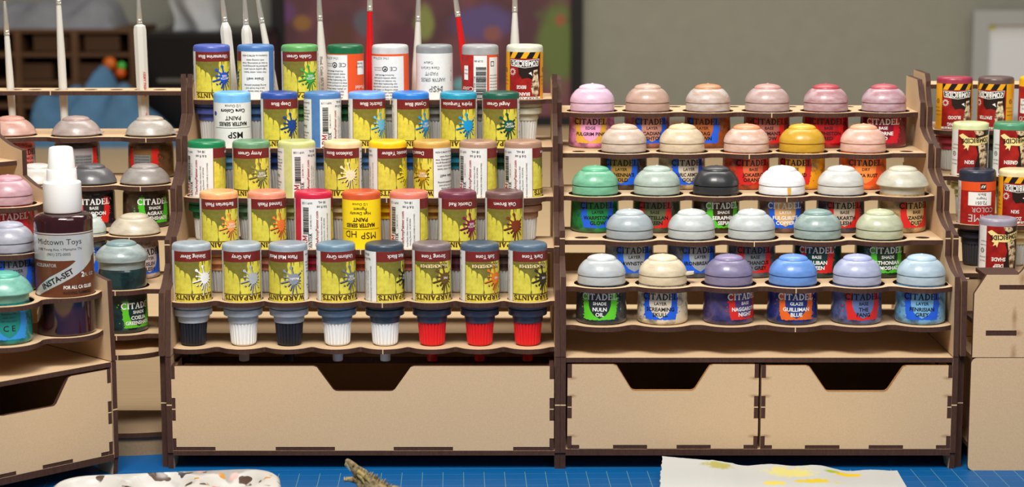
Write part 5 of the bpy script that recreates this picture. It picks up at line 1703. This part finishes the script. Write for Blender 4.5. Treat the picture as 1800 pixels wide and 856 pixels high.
# framed painting leaning by the wall
PY = 3440.0
x0, x1 = bgx(480, PY), bgx(1024, PY)
fp_ = root('framed_painting', 'framed abstract painting in dark purples and greens, behind the bottle rack', 'painting', ((x0 + x1) / 2, PY, 0))
w = (x1 - x0) / 2
BLKF = mat((20, 18, 18), .5, .4, name='black_frame')
for a in ((-w, -w + 22, 0, 460), (w - 20, w, 0, 460), (-w + 22, w - 20, 0, 16), (-w + 22, w - 20, 444, 460)):
    mb = MB(); mb.box(a[0], a[1], -8, 14, a[2], a[3]); mb.build('frame_bar', [BLKF], fp_)
m = bpy.data.materials.new('abstract_canvas'); m.use_nodes = True
nt = m.node_tree; b = nt.nodes['Principled BSDF']; b.inputs['Roughness'].default_value = .6
tc = nt.nodes.new('ShaderNodeTexCoord')
cur_ = (84, 48, 56)
n = nt.nodes.new('ShaderNodeTexNoise'); n.inputs['Scale'].default_value = 9; nt.links.new(tc.outputs['Object'], n.inputs['Vector'])
rp = nt.nodes.new('ShaderNodeValToRGB'); rp.color_ramp.elements[0].position = .42; rp.color_ramp.elements[1].position = .6
nt.links.new(n.outputs['Fac'], rp.inputs['Fac']); cur_ = mixnode(rp.outputs['Color'], cur_, (122, 68, 76))
for (px, py, rx, ry, c2) in ((745, 40, 18, 34, (134, 140, 72)), (980, 80, 40, 80, (98, 116, 54)), (985, 35, 10, 12, (150, 90, 56)), (500, 20, 22, 20, (104, 64, 110)), (530, 40, 20, 16, (150, 104, 50)), (850, 40, 60, 34, (92, 74, 126)), (865, 60, 18, 16, (140, 84, 80)),
                             (830, 148, 40, 14, (104, 176, 180)), (640, 40, 18, 24, (96, 92, 104)), (600, 70, 30, 40, (96, 56, 48)), (700, 80, 40, 40, (94, 42, 58)), (930, 150, 24, 20, (60, 56, 60))):
    X, Z = bgx(px, PY, zat(py, PY)) - (x0 + x1) / 2, zat(py, PY)
    k = PY / FPX
    mp_ = nt.nodes.new('ShaderNodeMapping'); mp_.inputs['Scale'].default_value = (1000 / (rx * k), 0, 1000 / (ry * k)); mp_.inputs['Location'].default_value = (-X / (rx * k), 0, -Z / (ry * k))
    nt.links.new(tc.outputs['Object'], mp_.inputs['Vector'])
    ln = nt.nodes.new('ShaderNodeVectorMath'); ln.operation = 'LENGTH'; nt.links.new(mp_.outputs['Vector'], ln.inputs[0])
    n = nt.nodes.new('ShaderNodeTexNoise'); n.inputs['Scale'].default_value = 26; n.noise_dimensions = '4D'; n.inputs['W'].default_value = px * .01
    nt.links.new(tc.outputs['Object'], n.inputs['Vector'])
    ad = nt.nodes.new('ShaderNodeMath'); ad.operation = 'MULTIPLY_ADD'; ad.inputs[1].default_value = .9; nt.links.new(n.outputs['Fac'], ad.inputs[0]); nt.links.new(ln.outputs['Value'], ad.inputs[2])
    rp = nt.nodes.new('ShaderNodeValToRGB'); rp.color_ramp.elements[0].position = .55; rp.color_ramp.elements[0].color = (1, 1, 1, 1); rp.color_ramp.elements[1].position = .78; rp.color_ramp.elements[1].color = (0, 0, 0, 1)
    mr = nt.nodes.new('ShaderNodeMath'); mr.operation = 'MULTIPLY'; mr.inputs[1].default_value = .5; nt.links.new(ad.outputs[0], mr.inputs[0]); nt.links.new(mr.outputs[0], rp.inputs['Fac'])
    cur_ = mixnode(rp.outputs['Color'], cur_, c2)
nt.links.new(cur_, b.inputs['Base Color'])
mb = MB(); mb.box(-w + 22, w - 20, 2, 10, 16, 444); mb.build('canvas', [m], fp_)

# white board in a pale frame at the right
WY = 3430.0
x0, x1 = bgx(1706, WY), bgx(1706, WY) + 520
wb = root('white_board', 'white board in a pale grey frame against the wall, top right', 'board', ((x0 + x1) / 2, WY, 0))
w = (x1 - x0) / 2
FRG = mat((172, 174, 172), .5, .4, name='pale_frame')
for a in ((-w, -w + 26, 0, 196), (w - 26, w, 0, 196), (-w + 26, w - 26, 0, 20), (-w + 26, w - 26, 172, 196)):
    mb = MB(); mb.box(a[0], a[1], -8, 14, a[2], a[3]); mb.build('frame_bar', [FRG], wb)
mb = MB(); mb.box(-w + 26, w - 26, 2, 8, 20, 172); mb.build('board_face', [mat((226, 230, 234), .35, .5, name='white_enamel')], wb)
mb = MB(); mb.box(-w + 28, -w + 38, .5, 2, 164, 170); mb.build('corner_mark', [mat((216, 214, 60), .5, .4, name='yellow_mark')], wb)

# cubby shelf on the left
CY = 3265.0
cx0, cx1 = bgx(-130, CY), bgx(242, CY)
ch = zat(52, CY)
cs = root('cubby_shelf', 'dark brown cubbyhole shelf, blurred behind the left brushes', 'shelf', ((cx0 + cx1) / 2, CY, 0))
w = (cx1 - cx0) / 2
BRN = mat((78, 52, 32), .6, .3, noise=.2, nscale=12, name='dark_wood')
BRN2 = mat((98, 68, 44), .6, .3, noise=.15, nscale=12, name='mid_wood')
mb = MB(); mb.box(-w, w, 180, 190, 0, ch); mb.build('back_panel', [BRN], cs)
for px in (-130, 30, 130, 232):
    X = bgx(px, CY) - (cx0 + cx1) / 2
    mb = MB(); mb.box(X - 2, X + 9, 0, 180, 0, ch); mb.build('upright', [BRN2], cs)
for py in (238, 190, 150, 100, 58):
    Z = zat(py, CY)
    mb = MB(); mb.box(-w, w, 3, 180, Z, Z + 6); mb.build('shelf', [BRN2], cs)
for px, py in ((60, 148), (60, 188), (180, 98), (90, 98), (170, 148)):
    X = bgx(px, CY) - (cx0 + cx1) / 2
    Z = zat(py, CY) + 6.1
    mb = MB(); mb.box(X - 28, X + 28, 12, 150, Z, Z + 26); mb.build('drawer', [BRN], cs)

def lump(name, label, cat, px0, px1, pyb, pyt, Y, depth, rgb, seed, zb=None, peak=.5, freq=5, amp=.22, group=None):
    rnd = random.Random(seed)
    z0 = zat(pyb, Y) if zb is None else zb
    h = zat(pyt, Y) - z0
    xa, xb = bgx(px0, Y, z0), bgx(px1, Y, z0)
    W_ = (xb - xa) / 2
    ph_ = [rnd.uniform(0, 6.28) for _ in range(6)]
    N = 30
    vs, fs = [], []
    for j in range(N + 1):
        for i in range(N + 1):
            u, v = i / N * 2 - 1, j / N * 2 - 1
            rr = min(1.0, math.sqrt(u * u * .9 + v * v * .9))
            base_ = max(0, 1 - ((u - (peak * 2 - 1)) / (1.15 + abs(peak * 2 - 1) * math.copysign(1, -(u - peak * 2 + 1)) * (peak - .5) * 2)) ** 2) * max(0, 1 - v ** 4)
            z = h * (base_ * (1 - amp) + base_ * amp * (math.sin(u * freq + ph_[0] + v * 2) * .5 + math.sin(u * freq * 2.3 + ph_[1] - v * 3) * .5))
            if abs(i / N * 2 - 1) == 1 or abs(v) == 1: z = 0
            vs.append((u * W_, v * depth / 2, max(0, z)))
    for j in range(N):
        for i in range(N):
            a = j * (N + 1) + i
            fs.append((a, a + 1, a + N + 2, a + N + 1))
    n_ = len(vs)
    rim = [i for i in range(N + 1)] + [j * (N + 1) + N for j in range(1, N + 1)] + [N * (N + 1) + i for i in range(N - 1, -1, -1)] + [j * (N + 1) for j in range(N - 1, 0, -1)]
    fs.append(tuple(rim)[::-1])
    mb = MB(); mb.add(vs, fs)
    o = mb.build(name, [mat(rgb, .9, .1, noise=.15, nscale=30, name='fabric')], None, 60)
    o.location = ((xa + xb) / 2 * MM, Y * MM, z0 * MM)
    tag(o, label, cat, group)
    return o
lump('cloth', 'crumpled denim-blue cloth heaped in front of the cubbyhole shelf', 'cloth', 62, 330, 250, 112, 3160, 130, (84, 122, 154), 3, zb=0.0, peak=.36, amp=.3)
lump('cloth', 'grey plastic sheet lying along the top of the cubbyhole shelf', 'sheet', -60, 215, 56, -20, CY + 95, 170, (136, 136, 142), 5, zb=ch + .2, peak=.7, amp=.3)
# black printer-like box with a towel over it
bx = root('black_box', 'glossy black box machine blurred behind the left end of the bottle rack', 'machine', (bgx(364, 3240), 3236, 0))
ww = (bgx(470, 3240) - bgx(256, 3240)) / 2
mb = MB(); mb.box(-ww, ww, 0, 230, 0, zat(66, 3240)); mb.build('case', [mat((9, 9, 10), .3, .4, name='black_gloss')], bx)
mb = MB(); mb.box(-ww + 20, ww - 20, -4, 0, 90, 96); mb.build('slot_trim', [mat((120, 124, 126), .2, .5, metal=.8, name='trim_metal')], bx)
mb = MB(); mb.box(-ww + 5, ww - 5, 5, 225, zat(66, 3240), zat(66, 3240) + 8); mb.build('top_cover', [mat((16, 16, 17), .35, .5, name='grey_gloss')], bx)
mb = MB()
N = 16
vs, fs = [], []
zt_ = zat(66, 3240) + 8.3
for j in range(13):
    for i in range(N + 1):
        u = i / N
        vs.append((-30 + 84 * u - j * 1.0 + 4 * math.sin(j + u * 3), 20 + 12 * math.sin(u * 9 + j * .3), zt_ + j * 11))
for j in range(12):
    for i in range(N):
        a = j * (N + 1) + i; fs.append((a, a + 1, a + N + 2, a + N + 1))
n_ = len(vs)
vs += [(x, y + 14, z) for x, y, z in vs]
fs += [tuple(q + n_ for q in f)[::-1] for f in fs]
for i in range(N): fs.append((i, n_ + i, n_ + i + 1, i + 1)); fs.append((12 * (N + 1) + i, 12 * (N + 1) + i + 1, n_ + 12 * (N + 1) + i + 1, n_ + 12 * (N + 1) + i))
for j in range(12): a = j * (N + 1); fs.append((a, a + N + 1, n_ + a + N + 1, n_ + a)); a += N; fs.append((a, n_ + a, n_ + a + N + 1, a + N + 1))
mb.add(vs, fs); tw = mb.build('towel', [mat((186, 188, 190), .9, .1, noise=.08, nscale=40, name='towel_cotton')], None, 60)
tw.location = (bgx(330, 3240) * MM, 3.28, 0); tag(tw, 'white folded towel standing on the black box machine', 'towel')
# small toys on the shelf
shz = zat(150, CY) + 6.1
for (px, py, r_, rgb, lab) in ((193, 112, 11, (214, 106, 26), 'left orange toy ball glowing against the dark shelf'), (212, 128, 9, (216, 88, 22), 'right orange toy ball below the green one'), (214, 116, 7, (78, 190, 70), 'bright green toy ball on the dark shelf')):
    z = zat(py, CY - 12)
    mb = MB(); mb.lathe([(0, -r_)] + [(r_ * math.cos(math.radians(a)), r_ * math.sin(math.radians(a))) for a in range(-75, 76, 15)] + [(0, r_)], 20)
    o = mb.build('toy_ball', [mat(rgb, .4, .5, name='toy_plastic')], None, 80)
    o.location = (bgx(px, CY - 12, z) * MM, (CY - 14) * MM, z * MM); tag(o, lab, 'toy', 'toys on the dark shelf')
mb = MB(); mb.box(-46, 46, -30, 30, 0, 12)
o = mb.build('wood_block', [mat((150, 108, 74), .7, .3, noise=.15, nscale=20, name='block_wood')]); o.location = (bgx(1160, 3380) * MM, 3.38, 0)
tag(o, 'small brown wooden block on the table far behind the pots', 'block')
